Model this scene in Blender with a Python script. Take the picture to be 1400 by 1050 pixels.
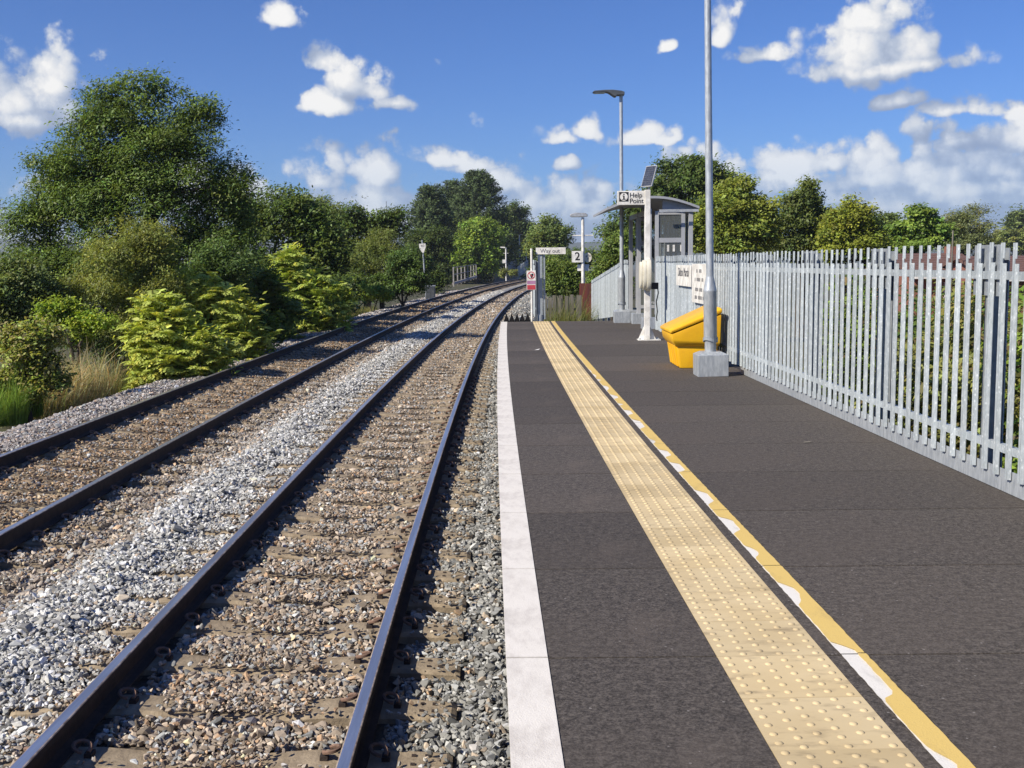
import bpy, bmesh, math, random
import numpy as np
from mathutils import Vector, Matrix, Euler, noise as mnoise

for o in list(bpy.data.objects):
    bpy.data.objects.remove(o)
SC = bpy.context.scene
COL = SC.collection
R = math.radians
rng = np.random.default_rng(7)
random.seed(7)

# ------------------------------------------------------------------ camera
FPX, CAMH, HORIZON, ROLL = 1500.0, 1.44, 359.0, R(0.6)
PITCH = math.atan((525 - HORIZON) / FPX)
cF = np.array([0, math.cos(PITCH), -math.sin(PITCH)])
_R = np.array([1.0, 0, 0]); _U = np.cross(_R, cF)
cR = _R * math.cos(ROLL) - _U * math.sin(ROLL)
cU = _U * math.cos(ROLL) + _R * math.sin(ROLL)
cam_d = bpy.data.cameras.new('camera')
cam = bpy.data.objects.new('camera', cam_d); COL.objects.link(cam)
cam_d.sensor_fit = 'HORIZONTAL'; cam_d.sensor_width = 36.0; cam_d.lens = 36.0 * FPX / 1400
cam_d.clip_start = 0.05; cam_d.clip_end = 60000
m = Matrix.Identity(4)
for i, v in enumerate((cR, cU, -cF)):
    for j in range(3): m[j][i] = v[j]
m.translation = (0, 0, CAMH)
cam.matrix_world = m
SC.camera = cam

def ray(px, py):
    return cF + cR * (px - 700) / FPX + cU * (525 - py) / FPX
def at(px, py, Y):                       # point at distance Y along the track direction
    d = ray(px, py); t = Y / d[1]
    return np.array([d[0] * t, Y, CAMH + d[2] * t])

# ------------------------------------------------------------------ sky, sun, exposure
SUN_EL, LIGHT_AZ = R(38), R(33)
light_dir = Vector((math.cos(LIGHT_AZ) * math.cos(SUN_EL), math.sin(LIGHT_AZ) * math.cos(SUN_EL), -math.sin(SUN_EL)))
SC.view_settings.view_transform = 'Standard'; SC.view_settings.look = 'None'
SC.view_settings.gamma = 1.0; SC.view_settings.use_curve_mapping = False
SC.view_settings.exposure = 0.38
SC.render.engine = 'CYCLES'
SC.cycles.use_denoising = True
SC.cycles.max_bounces = 6; SC.cycles.transparent_max_bounces = 6
SC.cycles.diffuse_bounces = 3; SC.cycles.glossy_bounces = 3; SC.cycles.transmission_bounces = 4
SC.cycles.caustics_reflective = False; SC.cycles.caustics_refractive = False

sun_d = bpy.data.lights.new('sun', 'SUN'); sun_d.energy = 5.0; sun_d.angle = R(0.53); sun_d.color = (1.0, 0.92, 0.79)
sun = bpy.data.objects.new('sun', sun_d); COL.objects.link(sun)
sun.rotation_euler = light_dir.to_track_quat('-Z', 'Y').to_euler()
sun.location = (-20, -10, 30)

W = bpy.data.worlds.new('World'); SC.world = W; W.use_nodes = True
W.cycles.sampling_method = 'MANUAL'; W.cycles.sample_map_resolution = 256
NT = W.node_tree; NT.nodes.clear()
class NB:                                # small node-graph builder
    def __init__(s, nt): s.nt = nt
    def n(s, t, **k):
        x = s.nt.nodes.new(t)
        for a, b in k.items(): setattr(x, a, b)
        return x
    def put(s, sock, v):
        if isinstance(v, bpy.types.NodeSocket): s.nt.links.new(v, sock)
        elif v is not None: sock.default_value = v
    def math(s, op, a, b=None, c=None, clamp=False):
        x = s.n('ShaderNodeMath', operation=op); x.use_clamp = clamp
        s.put(x.inputs[0], a); s.put(x.inputs[1], b)
        if c is not None: s.put(x.inputs[2], c)
        return x.outputs[0]
    def vec(s, op, a, b=None):
        x = s.n('ShaderNodeVectorMath', operation=op); s.put(x.inputs[0], a)
        if b is not None: s.put(x.inputs[1], b)
        return x.outputs['Value'] if op in ('LENGTH', 'DOT_PRODUCT', 'DISTANCE') else x.outputs[0]
    def mix(s, f, a, b, mode='MIX'):
        x = s.n('ShaderNodeMix', data_type='RGBA', blend_type=mode)
        s.put(x.inputs[0], f); s.put(x.inputs[6], a); s.put(x.inputs[7], b); return x.outputs[2]
    def noise(s, v, scale, detail=4, rough=0.55):
        x = s.n('ShaderNodeTexNoise'); s.put(x.inputs['Vector'], v)
        x.inputs['Scale'].default_value = scale; x.inputs['Detail'].default_value = detail; x.inputs['Roughness'].default_value = rough
        return x
    def ramp(s, f, stops):
        x = s.n('ShaderNodeValToRGB'); s.put(x.inputs[0], f)
        e = x.color_ramp.elements
        while len(e) < len(stops): e.new(0.5)
        for q, (p, c) in zip(e, stops):
            q.position = p; q.color = (*c, 1) if len(c) == 3 else c
        return x.outputs[0]
    def smooth(s, v, a, b):
        x = s.n('ShaderNodeMapRange', interpolation_type='SMOOTHSTEP'); s.put(x.inputs[0], v)
        s.put(x.inputs[1], a); s.put(x.inputs[2], b); return x.outputs[0]

# cumulus puffs as (x, y, half-width, half-height) in photograph pixels, turned into azimuth/elevation
PUFFS = [(15, 105, 78, 62), (70, 95, 45, 35), (20, 150, 70, 22), (375, 22, 32, 18), (453, 78, 24, 24), (505, 112, 52, 34), (455, 138, 58, 20), (545, 140, 40, 12),
         (440, 238, 58, 32), (512, 228, 42, 36), (480, 268, 105, 26), (600, 213, 44, 15), (640, 222, 50, 14), (665, 245, 62, 26), (610, 268, 70, 22),
         (770, 181, 36, 18), (800, 172, 22, 16), (880, 180, 50, 16), (905, 186, 35, 10), (775, 220, 22, 10), (720, 262, 70, 24), (790, 258, 60, 18),
         (1185, 55, 75, 48), (1215, 82, 125, 20), (1255, 60, 40, 30), (1200, 10, 60, 34), (988, 35, 22, 36), (1028, 76, 46, 16), (918, 66, 14, 9),
         (1243, 136, 36, 15), (1310, 150, 60, 14), (1395, 155, 22, 9), (1120, 210, 42, 32), (1075, 222, 50, 22), (1185, 222, 60, 30), (1257, 186, 26, 40),
         (1315, 188, 40, 30), (1392, 186, 46, 26), (1230, 240, 190, 26), (1360, 225, 90, 32), (1000, 232, 40, 16), (1120, 270, 190, 18), (1330, 268, 120, 18),
         (960, 250, 70, 14)]
puffs = []
for x, y, a, b in PUFFS:
    d = ray(x, y + b * 0.35); d = d / np.linalg.norm(d)
    puffs.append((math.degrees(math.atan2(d[0], d[1])), math.degrees(math.asin(d[2])), a * 1.08 / 26.2, b * 1.3 / 26.2))
rs = random.Random(3)
for k in range(8):                      # the same fair-weather cumulus carries on all round
    az = 40 + k * 280 / 8 + rs.uniform(-6, 6)
    el = rs.choice((6, 8, 11, 15)) + rs.uniform(-2, 2); s_ = rs.uniform(2.0, 4)
    az = az if az < 180 else az - 360
    puffs.append((az, el, s_ * 1.6, s_ * 0.55))
g = bpy.data.node_groups.new('cloud_density', 'ShaderNodeTree')
g.interface.new_socket('Dir', in_out='INPUT', socket_type='NodeSocketVector')
g.interface.new_socket('D', in_out='OUTPUT', socket_type='NodeSocketFloat')
g.interface.new_socket('Coarse', in_out='OUTPUT', socket_type='NodeSocketFloat')
b = NB(g); gi = b.n('NodeGroupInput'); go = b.n('NodeGroupOutput')
D_ = gi.outputs[0]
warp = b.noise(D_, 9.0, 3, 0.6)
wv = b.vec('MULTIPLY', b.vec('SUBTRACT', warp.outputs['Color'], (0.5, 0.5, 0.5)), (0.05, 0.05, 0.035))
sep = b.n('ShaderNodeSeparateXYZ'); b.put(sep.inputs[0], b.vec('ADD', D_, wv))
az = b.math('MULTIPLY', b.math('ARCTAN2', sep.outputs[0], sep.outputs[1]), 57.2958)
el = b.math('MULTIPLY', b.math('ARCSINE', sep.outputs[2]), 57.2958)
cmb = b.n('ShaderNodeCombineXYZ'); b.put(cmb.inputs[0], az); b.put(cmb.inputs[1], el)
P_ = cmb.outputs[0]
acc = None
for (a0, e0, ra, re) in puffs:
    v = b.vec('MULTIPLY', b.vec('SUBTRACT', P_, (a0, e0, 0)), (1 / ra, 1 / re, 0))
    L = b.vec('LENGTH', b.vec('MAXIMUM', v, b.vec('MULTIPLY', v, (-1, -2.0, 0))))
    acc = L if acc is None else b.math('MINIMUM', acc, L)
base = b.math('SUBTRACT', 1.0, acc)
base = b.math('MAXIMUM', base, -1.2)
# hazy cumulus rows low over the horizon, all the way round
flat = b.vec('MULTIPLY', D_, (1, 1, 3.4))
low = b.noise(flat, 6.5, 3, 0.5)
lowm = b.math('MULTIPLY', b.smooth(el, 8.0, 3.5), 1.5)
lowd = b.math('ADD', b.math('MULTIPLY', b.math('SUBTRACT', low.outputs['Fac'], 0.5), 3.0), b.math('SUBTRACT', lowm, 1.05))
base = b.math('MAXIMUM', base, lowd)
f1 = b.noise(D_, 17.0, 5, 0.6)
coarse = b.math('ADD', b.math('ADD', base, 0.17), b.math('MULTIPLY', b.math('SUBTRACT', f1.outputs['Fac'], 0.5), 1.45))
def bil(v, sc, seed):
    x = b.n('ShaderNodeTexVoronoi', feature='F1'); b.put(x.inputs['Vector'], b.vec('ADD', v, (seed, seed * 2, 1))); x.inputs['Scale'].default_value = sc
    return b.math('SUBTRACT', 0.46, x.outputs['Distance'])
f2 = b.noise(b.vec('ADD', D_, (3, 1, 7)), 70.0, 4, 0.62)
Dw = b.vec('ADD', D_, b.vec('MULTIPLY', b.vec('SUBTRACT', f2.outputs['Color'], (0.5, 0.5, 0.5)), (0.016, 0.016, 0.016)))
fine = b.math('ADD', b.math('MULTIPLY', b.math('SUBTRACT', f2.outputs['Fac'], 0.5), 0.8), b.math('ADD', b.math('MULTIPLY', bil(Dw, 26.0, 1.0), 0.9), b.math('MULTIPLY', bil(Dw, 64.0, 4.0), 0.62)))
b.put(go.inputs[0], b.math('ADD', coarse, fine)); b.put(go.inputs[1], coarse)
b = NB(NT)
tc = b.n('ShaderNodeTexCoord'); dirv = tc.outputs['Generated']
def dens(v):
    x = b.n('ShaderNodeGroup'); x.node_tree = g; b.put(x.inputs[0], v); return x.outputs
d0, c0_ = dens(dirv)[:2]; c1_ = dens(b.vec('ADD', dirv, (-0.02, -0.004, 0.03)))[1]
sky = b.n('ShaderNodeTexSky', sky_type='NISHITA'); sky.sun_disc = False
sky.sun_elevation = SUN_EL; sky.sun_rotation = math.atan2(-light_dir.x, -light_dir.y); sky.altitude = 50
sky.air_density = 1.0; sky.dust_density = 0.0; sky.ozone_density = 4.0
alpha = b.smooth(d0, 0.02, 0.5)
lit = b.smooth(b.math('ADD', b.math('SUBTRACT', c0_, c1_), b.math('MULTIPLY', b.math('SUBTRACT', d0, c0_), 1.15)), -0.8, 1.35)
thick = b.smooth(d0, 0.0, 1.1)
lit = b.math('MULTIPLY', lit, b.math('ADD', 0.55, b.math('MULTIPLY', thick, 0.6)), clamp=True)
cc = b.ramp(lit, [(0.0, (3.7, 4.5, 6.2)), (0.3, (5.3, 6.1, 7.6)), (0.55, (7.3, 7.8, 8.7)), (0.8, (9.3, 9.4, 9.6)), (1.0, (10.8, 10.7, 10.5))])
sz = b.n('ShaderNodeSeparateXYZ'); b.put(sz.inputs[0], dirv)
fade = b.math('ADD', 0.74, b.math('MULTIPLY', b.smooth(sz.outputs[2], 0.03, 0.13), 0.25))
cc = b.mix(b.smooth(sz.outputs[2], 0.15, 0.05), cc, b.mix(1.0, cc, (0.92, 0.96, 1.0, 1), 'MULTIPLY'))
skyc = b.mix(1.0, sky.outputs[0], (0.50, 0.74, 1.24, 1), 'MULTIPLY')
colr = b.mix(b.math('MULTIPLY', alpha, fade), skyc, cc)
bg = b.n('ShaderNodeBackground'); bg.inputs[1].default_value = 0.07
b.put(bg.inputs[0], colr)
ow = b.n('ShaderNodeOutputWorld'); b.put(ow.inputs[0], bg.outputs[0])

# ------------------------------------------------------------------ materials
def newmat(name):
    mt = bpy.data.materials.new(name); mt.use_nodes = True
    nt = mt.node_tree; nb = NB(nt)
    return mt, nb, nt.nodes['Principled BSDF']
def mat(name, c, rough=0.6, metal=0.0, var=0.12, scale=8.0, c2=None, bump=0.0, bscale=60.0, spec=0.5, stretch=(1, 1, 1), lo=0.35, hi=0.65, detail=5):
    mt, nb, P = newmat(name)
    tcn = nb.n('ShaderNodeTexCoord'); v = nb.vec('MULTIPLY', tcn.outputs['Object'], stretch)
    c2 = c2 or tuple(max(0, k * (1 - var * 2.2)) for k in c)
    nz = nb.noise(v, scale, detail, 0.6)
    f = nb.smooth(nz.outputs['Fac'], lo, hi)
    nb.put(P.inputs['Base Color'], nb.mix(f, (*c, 1), (*c2, 1)))
    P.inputs['Roughness'].default_value = rough; P.inputs['Metallic'].default_value = metal
    P.inputs['Specular IOR Level'].default_value = spec
    if bump:
        bp = nb.n('ShaderNodeBump'); bp.inputs['Strength'].default_value = bump; bp.inputs['Distance'].default_value = 0.01
        nb.put(bp.inputs['Height'], nb.noise(v, bscale, 3).outputs['Fac']); nb.put(P.inputs['Normal'], bp.outputs[0])
    return mt
M = {}
M['galv'] = mat('galvanised_steel', (0.50, 0.53, 0.55), 0.42, 0.35, c2=(0.36, 0.39, 0.42), scale=34, stretch=(1, 1, 0.25), bump=0.12, bscale=40)
def galv_pale():
    mt, nb, P = newmat('galvanised_pale')
    tcn = nb.n('ShaderNodeTexCoord'); oi = nb.n('ShaderNodeObjectInfo')
    off = nb.vec('ADD', tcn.outputs['Object'], nb.vec('MULTIPLY', oi.outputs['Location'], (3.1, 7.7, 1)))
    n1 = nb.noise(nb.vec('MULTIPLY', off, (1, 1, 0.3)), 60, 4, 0.65); n2 = nb.noise(off, 9, 3)
    vo = nb.n('ShaderNodeTexVoronoi'); vo.inputs['Scale'].default_value = 42; nb.put(vo.inputs['Vector'], nb.vec('MULTIPLY', off, (1, 1, 0.6)))
    c = nb.mix(nb.smooth(n1.outputs['Fac'], 0.35, 0.68), (0.36, 0.405, 0.425, 1), (0.51, 0.55, 0.565, 1))
    c = nb.mix(nb.math('MULTIPLY', nb.smooth(vo.outputs['Distance'], 0.32, 0.08), 0.8), c, (0.72, 0.76, 0.77, 1))
    c = nb.mix(nb.math('MULTIPLY', nb.smooth(n2.outputs['Fac'], 0.45, 0.7), 0.4), c, (0.36, 0.39, 0.41, 1))
    tint = nb.math('ADD', 0.84, nb.math('MULTIPLY', oi.outputs['Random'], 0.3))
    tcol = nb.n('ShaderNodeCombineColor'); [nb.put(tcol.inputs[k], tint) for k in range(3)]
    nb.put(P.inputs['Base Color'], nb.mix(1.0, c, tcol.outputs[0], 'MULTIPLY'))
    P.inputs['Metallic'].default_value = 0.3; P.inputs['Roughness'].default_value = 0.45
    bp = nb.n('ShaderNodeBump'); bp.inputs['Strength'].default_value = 0.2; bp.inputs['Distance'].default_value = 0.004
    nb.put(bp.inputs['Height'], n1.outputs['Fac']); nb.put(P.inputs['Normal'], bp.outputs[0])
    return mt
M['pale'] = galv_pale()
M['galv_dark'] = mat('galvanised_post', (0.36, 0.39, 0.42), 0.5, 0.3, c2=(0.27, 0.30, 0.33), scale=18)
def platform_mat():
    mt, nb, P = newmat('platform_surface')
    tcn = nb.n('ShaderNodeTexCoord'); v = tcn.outputs['Object']
    oi = nb.n('ShaderNodeObjectInfo')
    n1 = nb.noise(v, 85, 5, 0.85); n2 = nb.noise(v, 0.9, 5, 0.6); n3 = nb.noise(v, 60, 3)
    n4 = nb.noise(nb.vec('ADD', v, (2, 3, 0)), 28, 4, 0.8)
    gr = nb.math('ADD', nb.math('MULTIPLY', n1.outputs['Fac'], 0.62), nb.math('MULTIPLY', n4.outputs['Fac'], 0.38))
    c = nb.mix(nb.smooth(gr, 0.40, 0.62), (0.026, 0.022, 0.019, 1), (0.150, 0.130, 0.112, 1))
    c = nb.mix(nb.math('MULTIPLY', nb.smooth(n2.outputs['Fac'], 0.38, 0.7), 0.4), c, (0.094, 0.078, 0.065, 1))
    c = nb.mix(nb.math('MULTIPLY', nb.smooth(nb.noise(nb.vec('MULTIPLY', v, (1, 0.4, 1)), 2.6, 6, 0.7).outputs['Fac'], 0.54, 0.72), 0.45), c, (0.125, 0.103, 0.086, 1))
    c = nb.mix(nb.math('MULTIPLY', nb.smooth(nb.noise(nb.vec('ADD', v, (5, 9, 0)), 1.7, 6, 0.72).outputs['Fac'], 0.58, 0.72), 0.5), c, (0.032, 0.028, 0.026, 1))
    vo = nb.n('ShaderNodeTexVoronoi'); vo.inputs['Scale'].default_value = 42; nb.put(vo.inputs['Vector'], v)
    wn = nb.n('ShaderNodeTexWhiteNoise'); nb.put(wn.inputs['Vector'], vo.outputs['Position'])
    spk = nb.math('MULTIPLY', nb.math('LESS_THAN', vo.outputs['Distance'], 0.2), nb.math('GREATER_THAN', wn.outputs['Value'], 0.965))
    c = nb.mix(nb.math('MULTIPLY', spk, 0.6), c, (0.30, 0.28, 0.26, 1))
    tint = nb.math('ADD', 0.84, nb.math('MULTIPLY', oi.outputs['Random'], 0.3))
    tcol = nb.n('ShaderNodeCombineColor'); [nb.put(tcol.inputs[k], tint) for k in range(3)]
    nb.put(P.inputs['Base Color'], nb.mix(1.0, c, tcol.outputs[0], 'MULTIPLY'))
    P.inputs['Roughness'].default_value = 0.82; P.inputs['Specular IOR Level'].default_value = 0.3
    bp = nb.n('ShaderNodeBump'); bp.inputs['Strength'].default_value = 0.7; bp.inputs['Distance'].default_value = 0.003
    nb.put(bp.inputs['Height'], nb.math('ADD', n1.outputs['Fac'], nb.math('MULTIPLY', n3.outputs['Fac'], 0.6))); nb.put(P.inputs['Normal'], bp.outputs[0])
    return mt
M['platform'] = platform_mat()
def paint(name, c, dirt, lo=0.5, hi=0.75, rough=0.65):
    mt, nb, P = newmat(name)
    tcn = nb.n('ShaderNodeTexCoord'); v = tcn.outputs['Object']
    n1 = nb.noise(nb.vec('MULTIPLY', v, (1, 0.45, 1)), 7, 6, 0.7); n2 = nb.noise(v, 170, 2, 0.7)
    cc_ = nb.mix(nb.math('MULTIPLY', nb.smooth(n1.outputs['Fac'], lo, hi), 0.7), (*c, 1), (*dirt, 1))
    cc_ = nb.mix(nb.math('MULTIPLY', nb.smooth(n2.outputs['Fac'], 0.55, 0.75), 0.4), cc_, (*dirt, 1))
    nb.put(P.inputs['Base Color'], cc_); P.inputs['Roughness'].default_value = rough
    bp = nb.n('ShaderNodeBump'); bp.inputs['Strength'].default_value = 0.5; bp.inputs['Distance'].default_value = 0.003
    nb.put(bp.inputs['Height'], n2.outputs['Fac']); nb.put(P.inputs['Normal'], bp.outputs[0])
    return mt
M['white_line'] = paint('white_edge_paint', (0.76, 0.72, 0.65), (0.50, 0.46, 0.41), lo=0.42, hi=0.7)
M['white_old'] = paint('old_white_paint', (0.76, 0.73, 0.67), (0.4, 0.38, 0.34))
M['yellow_line'] = paint('yellow_paint', (0.70, 0.50, 0.15), (0.46, 0.33, 0.12))
def tactile_mat():
    mt, nb, P = newmat('tactile_buff')
    tcn = nb.n('ShaderNodeTexCoord'); oi = nb.n('ShaderNodeObjectInfo')
    v = nb.vec('ADD', tcn.outputs['Object'], nb.vec('MULTIPLY', oi.outputs['Location'], (2.3, 1.7, 1)))
    n1 = nb.noise(nb.vec('MULTIPLY', v, (0.6, 1.5, 1)), 9, 5, 0.65); n2 = nb.noise(v, 2.2, 3)
    c = nb.mix(nb.smooth(n2.outputs['Fac'], 0.3, 0.7), (0.56, 0.44, 0.25, 1), (0.63, 0.51, 0.31, 1))
    c = nb.mix(nb.math('MULTIPLY', nb.smooth(n1.outputs['Fac'], 0.5, 0.78), 0.75), c, (0.22, 0.17, 0.11, 1))
    tint = nb.math('ADD', 0.86, nb.math('MULTIPLY', oi.outputs['Random'], 0.24))
    tcol = nb.n('ShaderNodeCombineColor'); [nb.put(tcol.inputs[k], tint) for k in range(3)]
    nb.put(P.inputs['Base Color'], nb.mix(1.0, c, tcol.outputs[0], 'MULTIPLY'))
    P.inputs['Roughness'].default_value = 0.8; P.inputs['Specular IOR Level'].default_value = 0.15
    return mt
M['tactile'] = tactile_mat()
M['dark'] = mat('dark_underside', (0.03, 0.03, 0.03), 0.9)
M['concrete'] = mat('concrete', (0.33, 0.32, 0.30), 0.85, c2=(0.24, 0.22, 0.2), scale=5, bump=0.3)
M['rail_top'] = mat('polished_rail', (0.80, 0.79, 0.78), 0.33, 0.9, c2=(0.62, 0.60, 0.59), scale=3, stretch=(6, 0.3, 1))
M['rail_edge'] = mat('worn_rail_edge', (0.62, 0.50, 0.38), 0.5, 0.35, c2=(0.24, 0.17, 0.12), scale=14)
M['rail_side'] = mat('rusty_rail', (0.030, 0.021, 0.017), 0.9, 0.0, c2=(0.05, 0.033, 0.025), scale=12, bump=0.3)
M['sleeper'] = mat('weathered_sleeper', (0.35, 0.28, 0.19), 0.9, c2=(0.23, 0.18, 0.12), scale=9, bump=0.5, bscale=55)
M['clip'] = mat('rusty_clip', (0.21, 0.125, 0.085), 0.85, 0.0, c2=(0.13, 0.08, 0.055), scale=40)
M['white'] = mat('white_coating', (0.86, 0.84, 0.79), 0.45, c2=(0.62, 0.6, 0.55), scale=6)
M['cream'] = mat('cream_plastic', (0.74, 0.70, 0.58), 0.4, c2=(0.64, 0.6, 0.48), scale=6)
M['black'] = mat('black_print', (0.015, 0.015, 0.016), 0.5)
M['greyprint'] = mat('faded_print', (0.17, 0.17, 0.18), 0.6)
M['bin'] = mat('yellow_plastic', (0.84, 0.47, 0.016), 0.4, c2=(0.78, 0.41, 0.014), scale=4, bump=0.06)
M['lamp'] = mat('dark_grey_lamp', (0.10, 0.11, 0.12), 0.45, 0.2)
M['lamp_glass'] = mat('lamp_lens', (0.5, 0.5, 0.5), 0.2)
M['shelter'] = mat('grey_shelter_paint', (0.43, 0.44, 0.455), 0.5, 0.1, c2=(0.37, 0.38, 0.40), scale=3)
M['shelter_roof'] = mat('grey_roof_sheet', (0.36, 0.37, 0.395), 0.5, 0.1, c2=(0.31, 0.32, 0.345), scale=3)
M['solar'] = mat('solar_cell', (0.07, 0.08, 0.11), 0.3, 0.2, var=0.2, scale=30)
M['alu'] = mat('bare_aluminium', (0.62, 0.62, 0.6), 0.4, 0.5)
M['red_wood'] = mat('red_brown_board', (0.17, 0.035, 0.022), 0.75, c2=(0.09, 0.025, 0.02), scale=10, stretch=(1, 1, 0.15))
M['grey_wood'] = mat('weathered_board', (0.20, 0.185, 0.15), 0.9, c2=(0.11, 0.10, 0.08), scale=12, stretch=(1, 1, 0.12))
M['sign_red'] = mat('red_sign', (0.55, 0.06, 0.08), 0.5)
M['sign_pink'] = mat('faded_sign_band', (0.45, 0.22, 0.38), 0.5)
M['rubber'] = mat('black_rubber', (0.010, 0.010, 0.011), 0.9, spec=0.1)
M['brick'] = mat('red_brick', (0.27, 0.11, 0.075), 0.85, c2=(0.19, 0.085, 0.06), scale=25)
M['rooftile'] = mat('brown_roof_tile', (0.17, 0.09, 0.07), 0.85, c2=(0.11, 0.065, 0.055), scale=14)
M['bark'] = mat('bark', (0.09, 0.07, 0.05), 0.95, c2=(0.05, 0.04, 0.03), scale=12, stretch=(1, 1, 0.3), bump=0.6, bscale=20)
M['litter'] = mat('paper', (0.7, 0.7, 0.68), 0.8)
def glass_mat():
    mt, nb, P = newmat('tinted_glazing')
    P.inputs['Base Color'].default_value = (0.55, 0.6, 0.6, 1); P.inputs['Roughness'].default_value = 0.06
    P.inputs['Transmission Weight'].default_value = 0.85; P.inputs['IOR'].default_value = 1.05
    return mt
M['glass'] = glass_mat()
M['window'] = mat('dark_window', (0.03, 0.035, 0.04), 0.12)
def leaf_mat(name, trans=0.3, rough=0.5, spec=0.3):
    mt, nb, P = newmat(name)
    a = nb.n('ShaderNodeAttribute'); a.attribute_name = 'col'
    nb.put(P.inputs['Base Color'], a.outputs['Color']); P.inputs['Roughness'].default_value = rough
    P.inputs['Specular IOR Level'].default_value = spec
    t = nb.n('ShaderNodeBsdfTranslucent'); trans = trans * 1.25
    nb.put(t.inputs[0], nb.mix(1.0, a.outputs['Color'], (1.25, 1.2, 0.55, 1), 'MULTIPLY'))
    mx = nb.n('ShaderNodeMixShader'); mx.inputs[0].default_value = trans
    nb.put(mx.inputs[1], P.outputs[0]); nb.put(mx.inputs[2], t.outputs[0])
    nb.put(mt.node_tree.nodes['Material Output'].inputs[0], mx.outputs[0])
    return mt
M['leaf'] = leaf_mat('leaf'); M['leaf_gloss'] = leaf_mat('glossy_leaf', 0.25, 0.48, 0.32); M['needle'] = leaf_mat('conifer_needle', 0.1, 0.6, 0.25)
M['grass'] = leaf_mat('grass_blade', 0.3, 0.6, 0.2)
def stone_mat():
    mt, nb, P = newmat('ballast_stone')
    a = nb.n('ShaderNodeAttribute'); a.attribute_name = 'col'; a.attribute_type = 'INSTANCER'
    tcn = nb.n('ShaderNodeTexCoord'); n1 = nb.noise(tcn.outputs['Object'], 2.2, 4, 0.7)
    f = nb.math('ADD', 0.65, nb.math('MULTIPLY', n1.outputs['Fac'], 0.7))
    tcol = nb.n('ShaderNodeCombineColor'); [nb.put(tcol.inputs[k], f) for k in range(3)]
    nb.put(P.inputs['Base Color'], nb.mix(1.0, a.outputs['Color'], tcol.outputs[0], 'MULTIPLY'))
    P.inputs['Roughness'].default_value = 0.85; P.inputs['Specular IOR Level'].default_value = 0.25
    return mt
M['stone'] = stone_mat()
def bed_mat():
    mt, nb, P = newmat('ballast_bed')
    a = nb.n('ShaderNodeAttribute'); a.attribute_name = 'col'
    tcn = nb.n('ShaderNodeTexCoord'); v = tcn.outputs['Object']
    vo = nb.n('ShaderNodeTexVoronoi'); vo.inputs['Scale'].default_value = 17; nb.put(vo.inputs['Vector'], v)
    f = nb.math('ADD', 0.35, nb.math('MULTIPLY', nb.noise(vo.outputs['Position'], 40, 1).outputs['Fac'], 1.1))
    tcol = nb.n('ShaderNodeCombineColor'); [nb.put(tcol.inputs[k], f) for k in range(3)]
    nb.put(P.inputs['Base Color'], nb.mix(1.0, a.outputs['Color'], tcol.outputs[0], 'MULTIPLY'))
    P.inputs['Roughness'].default_value = 0.95; P.inputs['Specular IOR Level'].default_value = 0.15
    bp = nb.n('ShaderNodeBump'); bp.inputs['Strength'].default_value = 1.0; bp.inputs['Distance'].default_value = 0.04
    nb.put(bp.inputs['Height'], vo.outputs['Distance']); nb.put(P.inputs['Normal'], bp.outputs[0])
    return mt
M['bed'] = bed_mat()
M['earth'] = mat('grassy_earth', (0.055, 0.065, 0.022), 0.95, c2=(0.075, 0.06, 0.035), scale=0.8, bump=0.5, bscale=14)
M['hill'] = mat('hill_fields', (0.06, 0.075, 0.03), 0.95, c2=(0.03, 0.045, 0.018), scale=0.006)

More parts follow.
